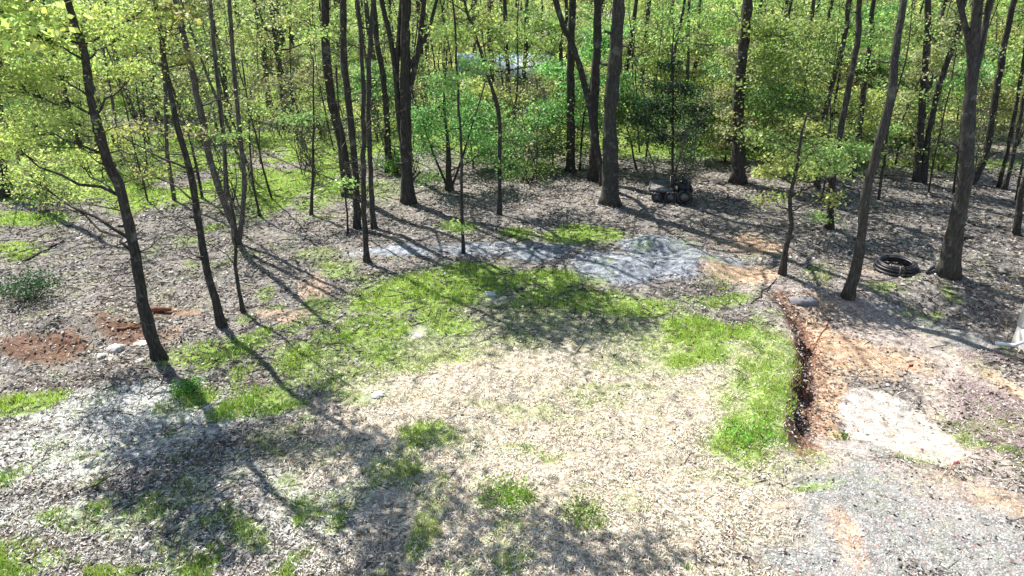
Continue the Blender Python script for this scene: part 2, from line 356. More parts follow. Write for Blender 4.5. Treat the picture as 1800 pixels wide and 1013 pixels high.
# ------------------------------------------------------------------ ground cover
def scatter(n, ymin, ymax, xr=.85, power=2.):
    """random ground points, denser near by"""
    u = RNG.random(n); a = 1 - power
    y = (ymin ** a + u * (ymax ** a - ymin ** a)) ** (1 / a) if abs(a) > 1e-6 else ymin * (ymax / ymin) ** u
    half = xr * (y * CP + CAM_H * SP)
    x = RNG.uniform(-1, 1, n) * half
    return x, y
def pick(m, t, n=None):
    return RNG.random(len(m)) < t
# living grass
x, y = scatter(520000, 7.2, 60, .8, 2.2)
mm = masks(x, y); g = mm['green'] * (1 - .85 * np.clip(mm['white'] + mm['gravel'], 0, 1)) * (.30 + 1.3 * sstep(.36, .60, fbm(x, y, .40, 3)))
keep = RNG.random(len(x)) < np.clip(g - .08, (0.03 + .07 * np.clip(mm['straw'], 0, 1)) * (1 - mm['gravel']) * (1 - mm['clay']), 1); x, y, g = x[keep], y[keep], g[keep]
def blades(x, y, h, wd, cols, lean=.5):
    n = len(x); z = height(x, y); b = np.stack([x, y, z - .01], 1); a = RNG.uniform(0, 2 * np.pi, n); r = RNG.uniform(.2, 1., n) * lean
    h = h * RNG.uniform(.6, 1.4, n); sc = np.clip(np.sqrt(x * x + y * y) / 12, 1, 6); wd = wd * sc
    tip = b + np.stack([np.cos(a) * r * h, np.sin(a) * r * h, h * np.sqrt(np.clip(1 - .5 * r * r, .1, 1))], 1)
    p = RNG.uniform(0, np.pi, n); w = np.stack([np.cos(p), np.sin(p), np.zeros(n)], 1) * (wd / 2)[:, None] if not np.isscalar(wd) else None
    v = np.stack([b - w, b + w, tip], 1).reshape(-1, 3); mb = MB(); mb.add(v, None, np.arange(3 * n).reshape(-1, 3), np.repeat(cols, 3, 0)); return mb
n = len(x); t = fbm(x, y, 1.1, 2)[:, None]
cg = np.where(RNG.random((n, 1)) < np.clip(.5 + 2.5 * (t - .5), .1, .9), colvar((.42, .60, .11), n, .35), colvar((.22, .40, .06), n, .45)); cg = np.where(RNG.random((n, 1)) < .22, colvar((.58, .54, .30), n, .3), cg)
dull = (np.clip(mm['straw'], 0, 1)[keep] * (g < .25))[:, None]; cg = np.where(RNG.random((n, 1)) < dull * .8, colvar((.42, .44, .20), n, .35), cg)
far_h = .05 + .075 * g * (.5 + fbm(x, y, .6, 2))
o = blades(x, y, far_h, .016, cg).obj("grass", M_GRASS); tag(o, "fresh green spring grass growing in ragged patches", "grass", kind='stuff')
# dead straw and thatch
x, y = scatter(420000, 7.2, 34, .8, 2.0); mm = masks(x, y)
s_ = np.clip(mm['straw'] + .7 * mm['ash'], 0, 1) * (1 - np.clip(mm['gravel'] * 1.2 + mm['white'] + mm['clay'] + mm['blue'], 0, 1)) * (1 - .85 * np.clip(mm['green'], 0, 1))
s_ = s_ * (.15 + 1.1 * sstep(.38, .60, fbm(x + 9, y, .4, 3)))
keep = RNG.random(len(x)) < np.clip(s_, .12 * (1 - np.clip(mm['gravel'] + mm['white'] + mm['blue'], 0, 1)), 1) * .62; x, y = x[keep], y[keep]; mA = mm['ash'][keep]; n = len(x)
cs = np.where(RNG.random((n, 1)) < .18, colvar((.30, .22, .15), n, .3), colvar((.76, .71, .62), n, .24)); cs = np.where((RNG.random((n, 1)) < mA[:, None]), colvar((.72, .72, .71), n, .25, .03), cs)
mb = MB(); mb.cards(np.stack([x, y, height(x, y) + RNG.uniform(.0, .05, n)], 1), .10, .017, .45, cs)
tag(mb.obj("straw", M_LITTER), "bleached dead grass and straw matted over the clearing", "dead grass", kind='stuff')
# fallen leaves on the woodland floor
x, y = scatter(330000, 7.5, 62, .85, 1.7); mm = masks(x, y)
bare = np.clip(mm['gravel'] + mm['white'] + mm['blue'] + .8 * mm['clay'], 0, 1)
keep = RNG.random(len(x)) < np.clip(1 - bare - 1.0 * np.clip(mm['straw'], 0, 1) - .85 * np.clip(mm['ash'], 0, 1) - .8 * mm['green'] - .8 * mm['sand'], .03, 1) * .55 * (.35 + .9 * sstep(.36, .6, fbm(x + 2, y, .8, 3)))
x, y = x[keep], y[keep]; n = len(x); r = np.sqrt(x * x + y * y)
k = RNG.random((n, 1)); cl = np.where(k < .35, colvar((.14, .11, .09), n, .4), np.where(k < .88, colvar((.31, .29, .28), n, .32, .05), colvar((.52, .50, .48), n, .25, .04)))
sv = RNG.uniform(.5, 1.7, n); mb = MB(); mb.cards(np.stack([x, y, height(x, y) + RNG.uniform(.0, .05, n)], 1), (.024 + .0026 * r) * sv, (.016 + .0017 * r) * sv, .74, cl)
tag(mb.obj("leaf_litter", M_LITTER), "grey and brown fallen leaves covering the woodland floor", "leaf litter", kind='stuff')
# gravel stones on the drive
x, y = scatter(90000, 7.2, 26, .8, 2.2); mm = masks(x, y); w = np.clip(mm['gravel'] + mm['blue'] + mm['white'] + .5 * mm['mulch'] + .15 * mm['clay'], 0, 1)
keep = RNG.random(len(x)) < w * .8; x, y = x[keep], y[keep]; n = len(x); mw = mm['white'][keep][:, None]; mu = mm['mulch'][keep][:, None]; mc = mm['clay'][keep][:, None]
cs = np.where(RNG.random((n, 1)) < .12, colvar((.42, .25, .22), n, .3), colvar((.36, .36, .355), n, .5, .04)); cs = np.where(mw > .5, colvar((.48, .46, .43), n, .55, .06), cs); cs = np.where(mu > .45, colvar((.24, .17, .18), n, .5, .05), cs)
oc = np.array([(1, 0, 0), (0, 1, 0), (-1, 0, 0), (0, -1, 0), (0, 0, .8)]); sz = RNG.uniform(.010, .030, (n, 1, 1)); a = RNG.uniform(0, 6.28, n); ca, sa = np.cos(a), np.sin(a)
V = oc[None].repeat(n, 0) * sz * RNG.uniform(.6, 1.3, (n, 5, 1)); V = np.stack([V[..., 0] * ca[:, None] - V[..., 1] * sa[:, None], V[..., 0] * sa[:, None] + V[..., 1] * ca[:, None], V[..., 2]], -1)
V += np.stack([x, y, height(x, y)], 1)[:, None]; base = np.arange(n)[:, None, None] * 5; F = np.array([(0, 1, 4), (1, 2, 4), (2, 3, 4), (3, 0, 4)])[None] + base
mb = MB(); mb.add(V.reshape(-1, 3), None, F.reshape(-1, 3), np.repeat(cs, 5, 0)); tag(mb.obj("gravel_stones", M_LITTER), "loose grey gravel stones lying on the drive", "gravel", kind='stuff')
# twigs strewn about
def twig_scatter(n, ymin, ymax, keepf):
    x, y = scatter(n, ymin, ymax, .85, 1.8); k = RNG.random(n) < keepf(x, y); x, y = x[k], y[k]; n = len(x)
    a = RNG.uniform(0, 6.28, n); L = RNG.uniform(.12, .7, n) * np.clip(y / 22, .6, 2); w = RNG.uniform(.006, .014, n) * np.clip(y / 16, .7, 3); ca, sa = np.cos(a), np.sin(a); V = []
    for t, off, up in ((-.5, 1, .0), (-.5, -1, .0), (.5, .5, 0), (.5, -.5, 0), (-.5, 0, 1.6), (.5, 0, 1.)):
        px, py = x + ca * L * t - sa * w * off, y + sa * L * t + ca * w * off; V.append(np.stack([px, py, height(px, py) + .012 + w * up], 1))
    V = np.stack(V, 1).reshape(-1, 3); F = np.array([(0, 4, 5, 2), (4, 1, 3, 5), (0, 2, 3, 1)])[None] + np.arange(n)[:, None, None] * 6
    mb = MB(); mb.add(V, F.reshape(-1, 4), None, np.repeat(colvar((.13, .11, .10), n, .6), 6, 0)); return mb
def _tw(x, y):
    m_ = masks(x, y); return np.clip(1 - m_['gravel'] - m_['white'] - .95 * m_['straw'] - m_['sand'] - m_['clay'] - m_['blue'], .012, 1)
tag(twig_scatter(15000, 8, 60, _tw).obj("fallen_twigs", M_LITTER), "small dead twigs strewn over the leaf litter", "twigs", kind='stuff')
# crumbled clods along the cut bank
n = 1500; y = RNG.uniform(BY[0] + .8, BY[-1] - .3, n); x = np.interp(y, BY, BX) + .18 + np.abs(RNG.normal(size=n)) * .28; sz = RNG.uniform(.012, .055, (n, 1, 1)) ** 1.0
V = oc[None].repeat(n, 0) * sz * RNG.uniform(.6, 1.4, (n, 5, 1)) + np.stack([x, y, height(x, y)], 1)[:, None]; F = np.array([(0, 1, 4), (1, 2, 4), (2, 3, 4), (3, 0, 4)])[None] + np.arange(n)[:, None, None] * 5
mb = MB(); mb.add(V.reshape(-1, 3), None, F.reshape(-1, 3), np.repeat(colvar((.20, .11, .075), n, .5, .1), 5, 0)); tag(mb.obj("soil_clods", M_LITTER), "crumbled red-brown soil clods below the cut bank", "soil", kind='stuff')
# ------------------------------------------------------------------ trees
def wob(a, b, n, amp):
    a = np.array(a, float); b = np.array(b, float); t = np.linspace(0, 1, n)[:, None]
    L = np.linalg.norm(b - a); p = a + (b - a) * t
    o = RNG.normal(size=(n, 3)) * amp * L; o[0] = 0; o[-1] = 0
    return p + o * np.sin(np.pi * t)
def resample(pts, rad, step=.35):
    """Catmull-Rom through the traced points"""
    pts = np.array(pts, float); rad = np.array(rad, float); out = []; ro = []
    P_ = np.vstack([2 * pts[0] - pts[1], pts, 2 * pts[-1] - pts[-2]])
    for i in range(len(pts) - 1):
        p0, p1, p2, p3 = P_[i:i + 4]; k = max(2, int(np.linalg.norm(p2 - p1) / step))
        for t in np.arange(k) / k:
            out.append(.5 * (2 * p1 + (p2 - p0) * t + (2 * p0 - 5 * p1 + 4 * p2 - p3) * t * t + (3 * p1 - p0 - 3 * p2 + p3) * t ** 3)); ro.append(rad[i] * (1 - t) + rad[i + 1] * t)
    out.append(pts[-1]); ro.append(rad[-1])
    return np.array(out), np.array(ro)
def spray(tb, lb, base, centre, R, n, leaf, tint, twig_r=.012, zsq=.55, clumps=None):
    """a limb's twigs and leaves filling an uneven ellipsoid round centre"""
    centre = np.array(centre); nc = clumps or max(3, int(n / 60)); per = max(4, int(n / nc))
    for k in range(nc):
        d = RNG.normal(size=3); d /= np.linalg.norm(d); rr = R * RNG.uniform(.25, 1.) ** .6
        c = centre + d * rr * np.array([1, 1, zsq])
        c0 = np.array(base) + (centre - np.array(base)) * RNG.uniform(.3, 1.)
        tb.tube(wob(c0, c, 4, .05), np.linspace(twig_r, twig_r * .3, 4), 3, False)
        s = R * RNG.uniform(.14, .34) + leaf
        ax = d * np.array([1, 1, .2])
        m_ = int(per * RNG.uniform(.4, 1.6)) + 3
        p = c + RNG.normal(size=(m_, 3)) * s * np.array([1, 1, .42]) + ax * RNG.normal(size=(m_, 1)) * s * .6
        lb.cards(p, leaf, leaf * .72, .35, colvar(np.array(tint) * RNG.uniform(.6, 1.25), m_, .4, .14))
def stem3d(pts, Y, w0, w1):
    out = []; rad = []
    for i, (px, py) in enumerate(pts):
        u, yy, dz = ray(px, py); t = Y / yy; x = u * t; z = CAM_H + dz * t
        w = .88 * (w0 + (w1 - w0) * i / (len(pts) - 1)); out.append((x, Y, z)); rad.append(w / 2400. * depth(x, Y, z))
    return out, rad
GREEN_Y = (.47, .54, .20); GREEN_M = (.35, .48, .18); GREEN_B = (.23, .40, .15); GREEN_D = (.035, .10, .06); OLIVE = (.42, .44, .24)
def tree(name, label, pts, w0, w1, top=17., blobs=(), stems=(), bark=None, tint=GREEN_M, leaf=.11, crown_n=1400, twigs=0, group=None, cat='tree', flare=1.45, crown_r=3.2, shade=()):
    bark = bark or M_BARK
    b = at(*pts[0]); Y = b.y; root = empty(name, b); tb = MB(); lb = MB()
    P3, R3 = stem3d(pts, Y, w0, w1)
    P3 = [np.array(p) for p in P3]; P3[0] = np.array(b) - np.array([0, 0, .05])
    for i in range(1, len(P3)): P3[i] = P3[i] + np.array([.035 * math.sin(i * 2.3 + b.y * 3), .12 * math.sin(i * 1.7 + b.x), 0])
    trunks = []
    def carry(P3, R3, top, r_end=.03):
        P3 = list(P3); R3 = list(R3)
        if P3[-1][2] < top:
            d = P3[-1] - P3[max(-3, -len(P3))]; d = d / max(abs(d[2]), .2); d[2] = 1
            z0 = P3[-1][2]; r0 = R3[-1]; k = max(2, int((top - z0) / 2.2)); p = P3[-1]
            for i in range(k):
                d = d + np.array([RNG.normal() * .05, RNG.normal() * .05, 0]); d[:2] *= .85
                p = p + d * (top - z0) / k; P3.append(p); R3.append(max(r_end, r0 * (1 - .85 * (i + 1) / k)))
        return resample(P3, R3)
    T, R = carry(P3, R3, top); R = R.copy()
    zz = T[:, 2] - T[0, 2]; R *= 1 + (flare - 1) * np.exp(-zz / (R[0] * 2.2 + .05)); R *= 1 + .07 * RNG.normal(size=len(R)); T[2:-1] += RNG.normal(size=T[2:-1].shape) * .012
    tb.tube(T - np.array(b), R, 10 if w0 > 14 else 7); trunks.append((T, R))
    for (sp, sw0, sw1) in stems:
        q, r = stem3d(sp, Y, sw0, sw1); q = [np.array(a_) for a_ in q]
        for i in range(len(q)): q[i] = q[i] + np.array([0, (.0 if i == 0 else .08 * i), 0])
        j = np.argmin(np.linalg.norm(T - q[0], axis=1)) if q[0][2] > b.z + .5 else None
        if j is not None: q[0] = T[j]
        else: q[0][2] = H1(q[0][0], Y) - .05
        t2, r2 = carry(q, r, top * .8); tb.tube(t2 - np.array(b), r2, 7); trunks.append((t2, r2))
    # traced leafy boughs
    for bl in blobs:
        px, py, rpx, n = bl[:4]; dy = bl[4] if len(bl) > 4 else RNG.uniform(-1, 1); tn = bl[5] if len(bl) > 5 else tint
        yy = Y + dy; u, ry, dz = ray(px, py); t = yy / ry; c = np.array([u * t, yy, CAM_H + dz * t]); Rw = rpx / 1200. * depth(*c)
        c[2] = max(c[2], H1(c[0], c[1]) + Rw * .35)
        hz = [np.hypot(*(T[i][:2] - c[:2])) * .45 + T[i][2] for i in range(len(T))]; j = int(np.argmin([abs(h_ - c[2]) for h_ in hz])); j = max(j, min(len(T) - 1, 2))
        tt = wob(T[j], c, 7, .035); rr = min(R[j] * .45, .012 + .012 * np.linalg.norm(c - T[j]))
        tb.tube(tt - np.array(b), np.linspace(rr, .012, 7), 5)
        spray(tb, lb, tt[3] - np.array(b), c - np.array(b), Rw, int(n * 2.0), leaf * (.85 + .012 * Y), tn, clumps=max(4, int(n / 28)))
    # unseen high boughs, added so that their shade falls on given ground spots
    for (sx, sy, hh_, R_, n_) in shade:
        g_ = at(sx, sy); c = np.array([g_.x + sun_vec.x / sun_vec.z * hh_, g_.y + sun_vec.y / sun_vec.z * hh_, g_.z + hh_]); j = int(np.argmin(abs(T[:, 2] - max(9.5, c[2] - .5 * np.hypot(*(T[-1][:2] - c[:2]))))))
        tt = wob(T[j], c, 7, .05); tb.tube(tt - np.array(b), np.linspace(max(.03, R[j] * .5), .015, 7), 5)
        spray(tb, lb, tt[4] - np.array(b), c - np.array(b), R_, int(n_ * 1.15), .18, tint, .014, .5, max(4, n_ // 80))
    # short broken stubs
    for k in range(5 if w0 > 9 else 2):
        i = random.randint(2, max(3, len(T) // 2)); i = min(i, len(T) - 2); a = random.uniform(0, 6.28); L = R[i] * random.uniform(1.2, 2.6); e = T[i] + np.array([math.cos(a) * L, math.sin(a) * L, L * random.uniform(.1, .7)]); tb.tube([T[i] - np.array(b), e - np.array(b)], [R[i] * .32, R[i] * .18], 6)
    # bare twigs on the visible stem
    for k in range(twigs):
        t2, r2 = trunks[k % len(trunks)]; vis = [i for i in range(len(t2)) if .8 < t2[i][2] < 9]
        if not vis: continue
        i = random.choice(vis); a = random.uniform(0, 6.28); L = random.uniform(.4, 1.7); e = t2[i] + np.array([math.cos(a) * L, math.sin(a) * L, random.uniform(-.1, .8) * L])
        w_ = wob(t2[i], e, 5, .06); tb.tube(w_ - np.array(b), np.linspace(min(.02, r2[i] * .5), .005, 5), 3, False)
        for q_ in range(3):
            s0 = w_[random.randint(1, 3)]; e2 = s0 + np.array([random.uniform(-.5, .5), random.uniform(-.5, .5), random.uniform(-.1, .5)]); tb.tube(wob(s0, e2, 3, .05) - np.array(b), [.008, .006, .004], 3, False)
    # crown above
    zt = min(max(8.5, top * .5), top * .7)
    if crown_n and top > 9:
        ts, rs = trunks[0]
        for k in range(13):
            z0 = random.uniform(zt, top * .95); j = int(np.argmin(abs(ts[:, 2] - z0))); a = k * 2.4 + random.random(); L = crown_r * (1.15 - .6 * (z0 - zt) / (top - zt)) * random.uniform(.5, 1.1)
            e = ts[j] + np.array([math.cos(a) * L, math.sin(a) * L, L * random.uniform(.3, .8)]); tt = wob(ts[j], e, 5, .05)
            tb.tube(tt - np.array(b), np.linspace(rs[j] * .5, .012, 5), 4, False)
            spray(tb, lb, tt[2] - np.array(b), e - np.array(b), L * .5 + .3, int(crown_n * .55 / 13), .17, tint, .015, .6, 3)
    o = tb.obj("trunk", bark, root, True)
    if lb.nv: lb.obj("crown", M_LEAF, root)
    tag(root, label, cat, group); return root

TR = tree
TR("broadleaf_tree", "tall dark trunk leaning in the left foreground beside white rocks, yellow-green boughs to its left", [(280,630),(262,555),(236,450),(211,350),(190,270),(162,170),(139,80),(120,0)], 23, 14, 15,
   [(60,60,70,900,.3),(150,40,60,700,.8),(20,150,60,800,-.4),(100,130,60,700,.6),(60,220,60,600,.2),(215,60,50,500,.6),(235,130,40,320,1.2),(10,20,60,700,0),(130,215,45,350,-.4),(250,20,45,400,.8),(40,300,55,420,1.),(110,340,50,330,1.3),(140,290,45,330,.5),(0,250,50,500,.3)],
   tint=GREEN_Y, leaf=.07, crown_n=0, twigs=18, shade=[(262,790,7.5,.75,360),(310,850,9,.75,340),(230,870,8.5,.6,200),(640,790,11.5,.8,330),(700,840,12,.6,200),(760,755,12.5,.65,200),(390,940,9,.8,300),(690,920,11,.9,380),(720,990,11.5,.8,300),(1000,950,12,.75,300),(1075,985,12.5,.8,340),(880,1000,12,.7,200),(300,960,8,.8,240)])
TR("broadleaf_tree", "slim dark leaning tree second from the left, bare forked twigs halfway up", [(390,572),(365,480),(347,385),(333,300),(313,215),(291,120),(268,0)], 16, 9, 12,
   [(215,240,40,160,.5),(260,300,30,90,.8),(290,60,40,220,.5),(330,110,30,100,.4)], tint=GREEN_Y, crown_n=0, twigs=30, leaf=.08, shade=[(700,840,11,0.88,345),(560,720,8,0.56,138),(820,900,11,0.56,138)])
TR("sapling", "thin straight sapling to the right of the slim leaning tree, casting a fine shadow", [(427,548),(416,470),(409,400),(402,330),(398,250)], 8, 4, 7, [(400,240,25,60)], twigs=8, crown_n=0, leaf=.08)
TR("broadleaf_tree", "rough grey twiggy tree with several stems and pale bark on the left", [(418,430),(405,380),(377,300),(352,210),(331,100),(314,0)], 14, 12, 12,
   [(340,240,30,60),(450,150,40,90)], [([(420,432),(428,330),(420,250),(407,130),(396,0)],10,8), ([(404,370),(392,250),(374,100),(364,0)],9,7)], bark=M_BARK3, crown_n=900, twigs=70, tint=OLIVE)
TR("sapling", "thin crooked sapling with a few bare twigs, right of the grey twiggy tree", [(457,380),(446,310),(436,200)], 5, 3, 6, [(440,190,22,50)], twigs=10, crown_n=0)
TR("sapling", "small upright sapling with side twigs standing alone on the leaf litter", [(547,378),(551,300),(548,200)], 7, 4, 6, [(530,210,30,160,0,GREEN_B)], twigs=14, crown_n=0)
CL = "cluster of slender trunks left of centre"
TR("broadleaf_tree", "frontmost slender trunk of the cluster left of centre, rooted at the edge of the grass", [(645,460),(640,340),(641,230),(636,120),(630,0)], 12, 8, 12, [(600,330,25,60,.3)], group=CL, twigs=16, crown_n=300, shade=[(860,500,9.5,0.96,482),(800,470,9,0.80,299)])
TR("broadleaf_tree", "mossy slender trunk on the right of the cluster left of centre", [(658,402),(650,330),(651,230),(649,120),(653,0)], 11, 9, 12, [], group=CL, twigs=10, bark=M_BARK2, crown_n=700)
TR("broadleaf_tree", "twin dark trunk in the middle of the cluster left of centre, thicker than its neighbours", [(628,402),(622,310),(617,200),(606,100),(602,0)], 14, 14, 13, [(560,60,30,70)], group=CL, twigs=20, crown_n=300, shade=[(950,560,11,1.04,552),(1040,585,12,0.80,345)])
TR("broadleaf_tree", "rough dark trunk at the left rear of the cluster left of centre, ragged with twigs", [(612,345),(598,250),(584,180),(574,90),(571,0)], 20, 17, 13, [(545,140,40,120,0,OLIVE),(520,30,40,120)], group=CL, twigs=44, crown_n=800)
TR("sapling", "thinnest bare stem at the front left of the trunk cluster", [(612,412),(606,340),(600,260),(598,180)], 4, 3, 6, [], twigs=12, crown_n=0)
TR("broadleaf_tree", "straight dark trunk between the slender cluster and the many-stemmed tree", [(685,305),(680,225),(675,150),(665,75),(655,0)], 14, 11, 14, [(690,300,25,160,0,GREEN_B)], twigs=8, shade=[(780,390,9,1.1,280),(840,380,10,1.1,280)], crown_n=800)
TR("broadleaf_tree", "big dark many-stemmed tree left of centre, stems spreading like a fan", [(718,357),(716,290),(713,200),(712,100),(714,0)], 25, 19, 18, [],
   [([(713,250),(700,180),(692,110),(681,50),(668,0)],12,10),([(717,180),(733,100),(745,0)],12,10),([(726,140),(750,60),(767,0)],9,7),([(716,290),(703,230),(696,150),(700,60),(704,0)],11,10)], twigs=8, crown_n=900, crown_r=4, shade=[(1010,530,11,1.04,482),(1100,560,12,0.96,402),(1000,440,9,0.72,206),(900,530,12,0.72,229)])
TR("young_tree", "bushy young tree with a short dark base and bright green foliage, centre left", [(790,335),(790,300),(786,250),(780,190)], 15, 5, 6.5,
   [(775,205,48,480,0),(820,240,44,420,.4),(755,255,38,330,-.2),(800,175,45,360,.3),(850,205,40,300,.6),(740,215,30,400,.2),(770,150,30,300,.5),(860,260,30,350,.5)], [([(790,330),(765,280),(750,240)],6,3),([(791,330),(815,270),(830,220)],6,3)], tint=GREEN_B, crown_n=0, leaf=.10)
TR("sapling", "thin tall sapling rooted at the back edge of the bright green grass", [(815,445),(812,350),(808,250),(805,130),(800,40)], 7, 4, 10, [(800,60,35,250,.3,GREEN_Y),(830,120,28,140),(790,140,24,110),(805,398,14,90,0,GREEN_Y)], twigs=8, crown_n=0)
TR("broadleaf_tree", "thin curved trunk bending to the left at its top, centre of the wood edge", [(878,378),(878,300),(876,205),(862,140),(842,85),(826,40)], 9, 6, 11, [(830,30,40,300,.4,GREEN_Y),(880,60,30,200),(905,240,28,300,.4,GREEN_B),(900,290,22,200,.2,GREEN_B)], twigs=10, crown_n=300)
TR("broadleaf_tree", "straight black trunk with green leaves around it, left of the curved-stem tree", [(1003,302),(1002,200),(1003,100),(1008,0)], 17, 15, 18, [(970,200,35,450,.5,GREEN_B),(960,255,35,450,.5,GREEN_B),(975,120,25,250,1,GREEN_B),(940,220,30,350,1,GREEN_B)], twigs=4, shade=[(1060,400,9,1.2,300),(1130,370,10,1.2,320),(1000,380,9,1.1,300)], crown_n=900)
TR("broadleaf_tree", "dark straight trunk just left of the thickest one, crossed by a curved stem", [(1043,316),(1044,250),(1046,180),(1048,100),(1050,0)], 19, 16, 18, [], twigs=4, crown_n=900)
TR("broadleaf_tree", "dark curved trunk sweeping up to the left beside the thickest tree", [(1062,328),(1048,245),(1030,165),(1010,85),(990,48),(975,0)], 13, 11, 17, [], twigs=2, crown_n=900)
TR("broadleaf_tree", "thickest straight trunk in the middle of the photo, with a flared dark base", [(1072,358),(1073,280),(1074,200),(1080,100),(1088,0)], 31, 25, 20, [], twigs=2, shade=[(1230,395,12,1.3,480),(1170,420,10,1.0,300),(1330,420,13,1.2,380)], crown_n=1700, crown_r=4.5, bark=M_BARK2, flare=1.6)
TR("broadleaf_tree", "thin grey trunk seen through leaves behind the centre bushes", [(893,235),(893,150),(890,80),(888,0)], 9, 8, 16, [(870,90,35,300,0),(920,60,40,350,.5,GREEN_M),(915,190,30,300,0,GREEN_B)], crown_n=500)
TR("broadleaf_tree", "rough vine-wrapped trunk with a dark thick base, right of the dark evergreen", [(1297,320),(1298,270),(1299,200),(1304,120),(1313,0)], 27, 18, 18, [(1330,60,40,350,.5),(1290,230,30,160,0,OLIVE),(1345,100,40,350,.8),(1275,200,20,90,0,OLIVE)], twigs=40, shade=[(1400,400,10,1.3,420),(1480,430,12,1.3,400),(1300,370,8.5,1.1,260)], crown_n=1000, bark=M_BARK)
TR("broadleaf_tree", "grey trunk leaning right beside the orange clay drive, nearest on the right", [(1490,522),(1508,440),(1525,360),(1541,265),(1562,165),(1580,60),(1592,0)], 21, 13, 16, [], bark=M_BARK2, twigs=6, crown_n=1300)
TR("broadleaf_tree", "thick dark forked trunk behind the black coil, on the right", [(1667,482),(1680,400),(1691,310),(1706,200),(1714,110),(1716,0)], 33, 19, 19, [], [([(1712,130),(1703,60),(1692,0)],13,11),([(1711,160),(1728,85),(1747,0)],14,12)], twigs=4, shade=[(1780,560,11,1.2,420),(1720,545,10,1.1,380),(1790,500,9,1.2,380),(1740,600,13,1.0,300)], crown_n=1500, crown_r=4.5, flare=1.6, bark=M_BARK2)
TR("broadleaf_tree", "dark leaning trunk close behind the thick forked one", [(1706,325),(1728,275),(1746,190),(1768,90),(1782,0)], 14, 11, 17, [], crown_n=800, twigs=5)
TR("broadleaf_tree", "left trunk of the leaning pair left of the thick forked tree", [(1612,320),(1618,235),(1625,135),(1629,45),(1632,0)], 15, 12, 16, [(1660,60,40,200),(1600,60,35,200)], shade=[(1700,390,10,1.4,380),(1640,370,9,1.3,300),(1600,420,12,1.3,340)], crown_n=800, twigs=16)
TR("broadleaf_tree", "right trunk of the leaning pair, tilting away over the forest floor", [(1622,322),(1636,220),(1655,135),(1680,65),(1698,0)], 13, 10, 15, [(1690,40,35,160),(1640,260,18,90,0,GREEN_M)], crown_n=700, twigs=12)
TR("broadleaf_tree", "slim trunk with a dark foot, left of the leaning pair", [(1498,312),(1510,228),(1521,150),(1530,67),(1535,0)], 11, 9, 15, [(1540,40,35,260),(1500,60,35,300),(1560,235,25,160),(1535,110,30,200)], crown_n=600, twigs=8)
TR("broadleaf_tree", "slim leaning trunk rising behind yellow-green sprays, right of the vine-wrapped tree", [(1458,402),(1467,310),(1478,225),(1492,150),(1508,60),(1514,0)], 14, 10, 15, [(1455,280,42,480,-.3,GREEN_M),(1420,300,30,260,-.5,GREEN_Y),(1500,260,30,250,.2,GREEN_M),(1460,385,20,110,0,GREEN_M)], shade=[(1560,410,10,1.2,360),(1600,450,12,1.1,300),(1520,560,14,.9,240)], crown_n=700, twigs=12)
TR("sapling", "crooked little tree with yellow-green leaves at the end of the clay track", [(1375,482),(1379,440),(1389,395),(1392,350),(1400,300),(1404,240)], 13, 5, 5.2, [(1385,290,32,150,0),(1340,300,34,130,.6),(1435,262,40,200,.5,GREEN_M),(1405,225,36,170,.4),(1350,345,26,70,-.4),(1450,350,24,80,.3),(1340,240,30,120,.8,GREEN_M),(1480,300,26,90,.2,GREEN_M)], tint=GREEN_Y, crown_n=0, twigs=8, leaf=.10)
TR("broadleaf_tree", "slim trunk half hidden by foliage between the vine-wrapped tree and the slim leaning one", [(1436,330),(1445,235),(1464,134),(1487,50),(1495,0)], 11, 8, 14, [(1400,120,60,650,.5),(1440,60,55,600,.8),(1370,180,55,650,.3,GREEN_B),(1350,240,50,450,0,GREEN_M),(1420,190,45,450),(1330,130,50,500,1,GREEN_M),(1450,230,40,300,.5),(1350,50,50,450,1)], crown_n=600, twigs=8)
TR("broadleaf_tree", "thin dark leaning trunk, left one of two at the right edge of the photo", [(1755,330),(1770,262),(1790,170),(1806,80)], 8, 7, 13, [], crown_n=400, twigs=3)
TR("broadleaf_tree", "thin dark leaning trunk, right one of two at the right edge of the photo", [(1766,334),(1782,262),(1800,180),(1815,90)], 8, 7, 13, [], crown_n=400, twigs=3)
TR("broadleaf_tree", "dark trunk cut off by the right edge of the photo, above the house", [(1788,412),(1797,350),(1812,280),(1835,180)], 13, 11, 15, [], crown_n=700)
TR("broadleaf_tree", "dark trunk at the left edge of the photo above the small lawn", [(6,345),(4,280),(-2,200),(-15,60)], 19, 15, 16, [(30,300,45,450,.5,GREEN_M),(70,350,40,350,0,OLIVE),(10,180,40,350,1,GREEN_B)], crown_n=900, twigs=6)
TR("broadleaf_tree", "thin grey trunk with small forks in the left background, left of two", [(252,205),(248,130),(240,60),(232,0)], 8, 7, 14, [(210,60,35,250,0,GREEN_M),(290,90,35,200,0,GREEN_M)], crown_n=400, twigs=10)
TR("broadleaf_tree", "thin grey trunk with small forks in the left background, right of two", [(278,212),(270,140),(262,70),(258,0)], 9, 7, 14, [(300,150,30,150,0,GREEN_B)], crown_n=400, twigs=10)
TR("broadleaf_tree", "slender dark trunk left of the dark evergreen, deep in the wood", [(1128,205),(1128,150),(1133,80),(1141,0)], 10, 9, 17, [(1150,60,40,400),(1110,100,25,180)], crown_n=500)
TR("broadleaf_tree", "slender pale trunk above the dark evergreen, deep in the wood", [(1210,235),(1208,150),(1210,70),(1212,0)], 7, 6, 17, [(1180,40,35,350),(1240,80,40,400),(1260,30,35,350)], crown_n=500, bark=M_BARK3)

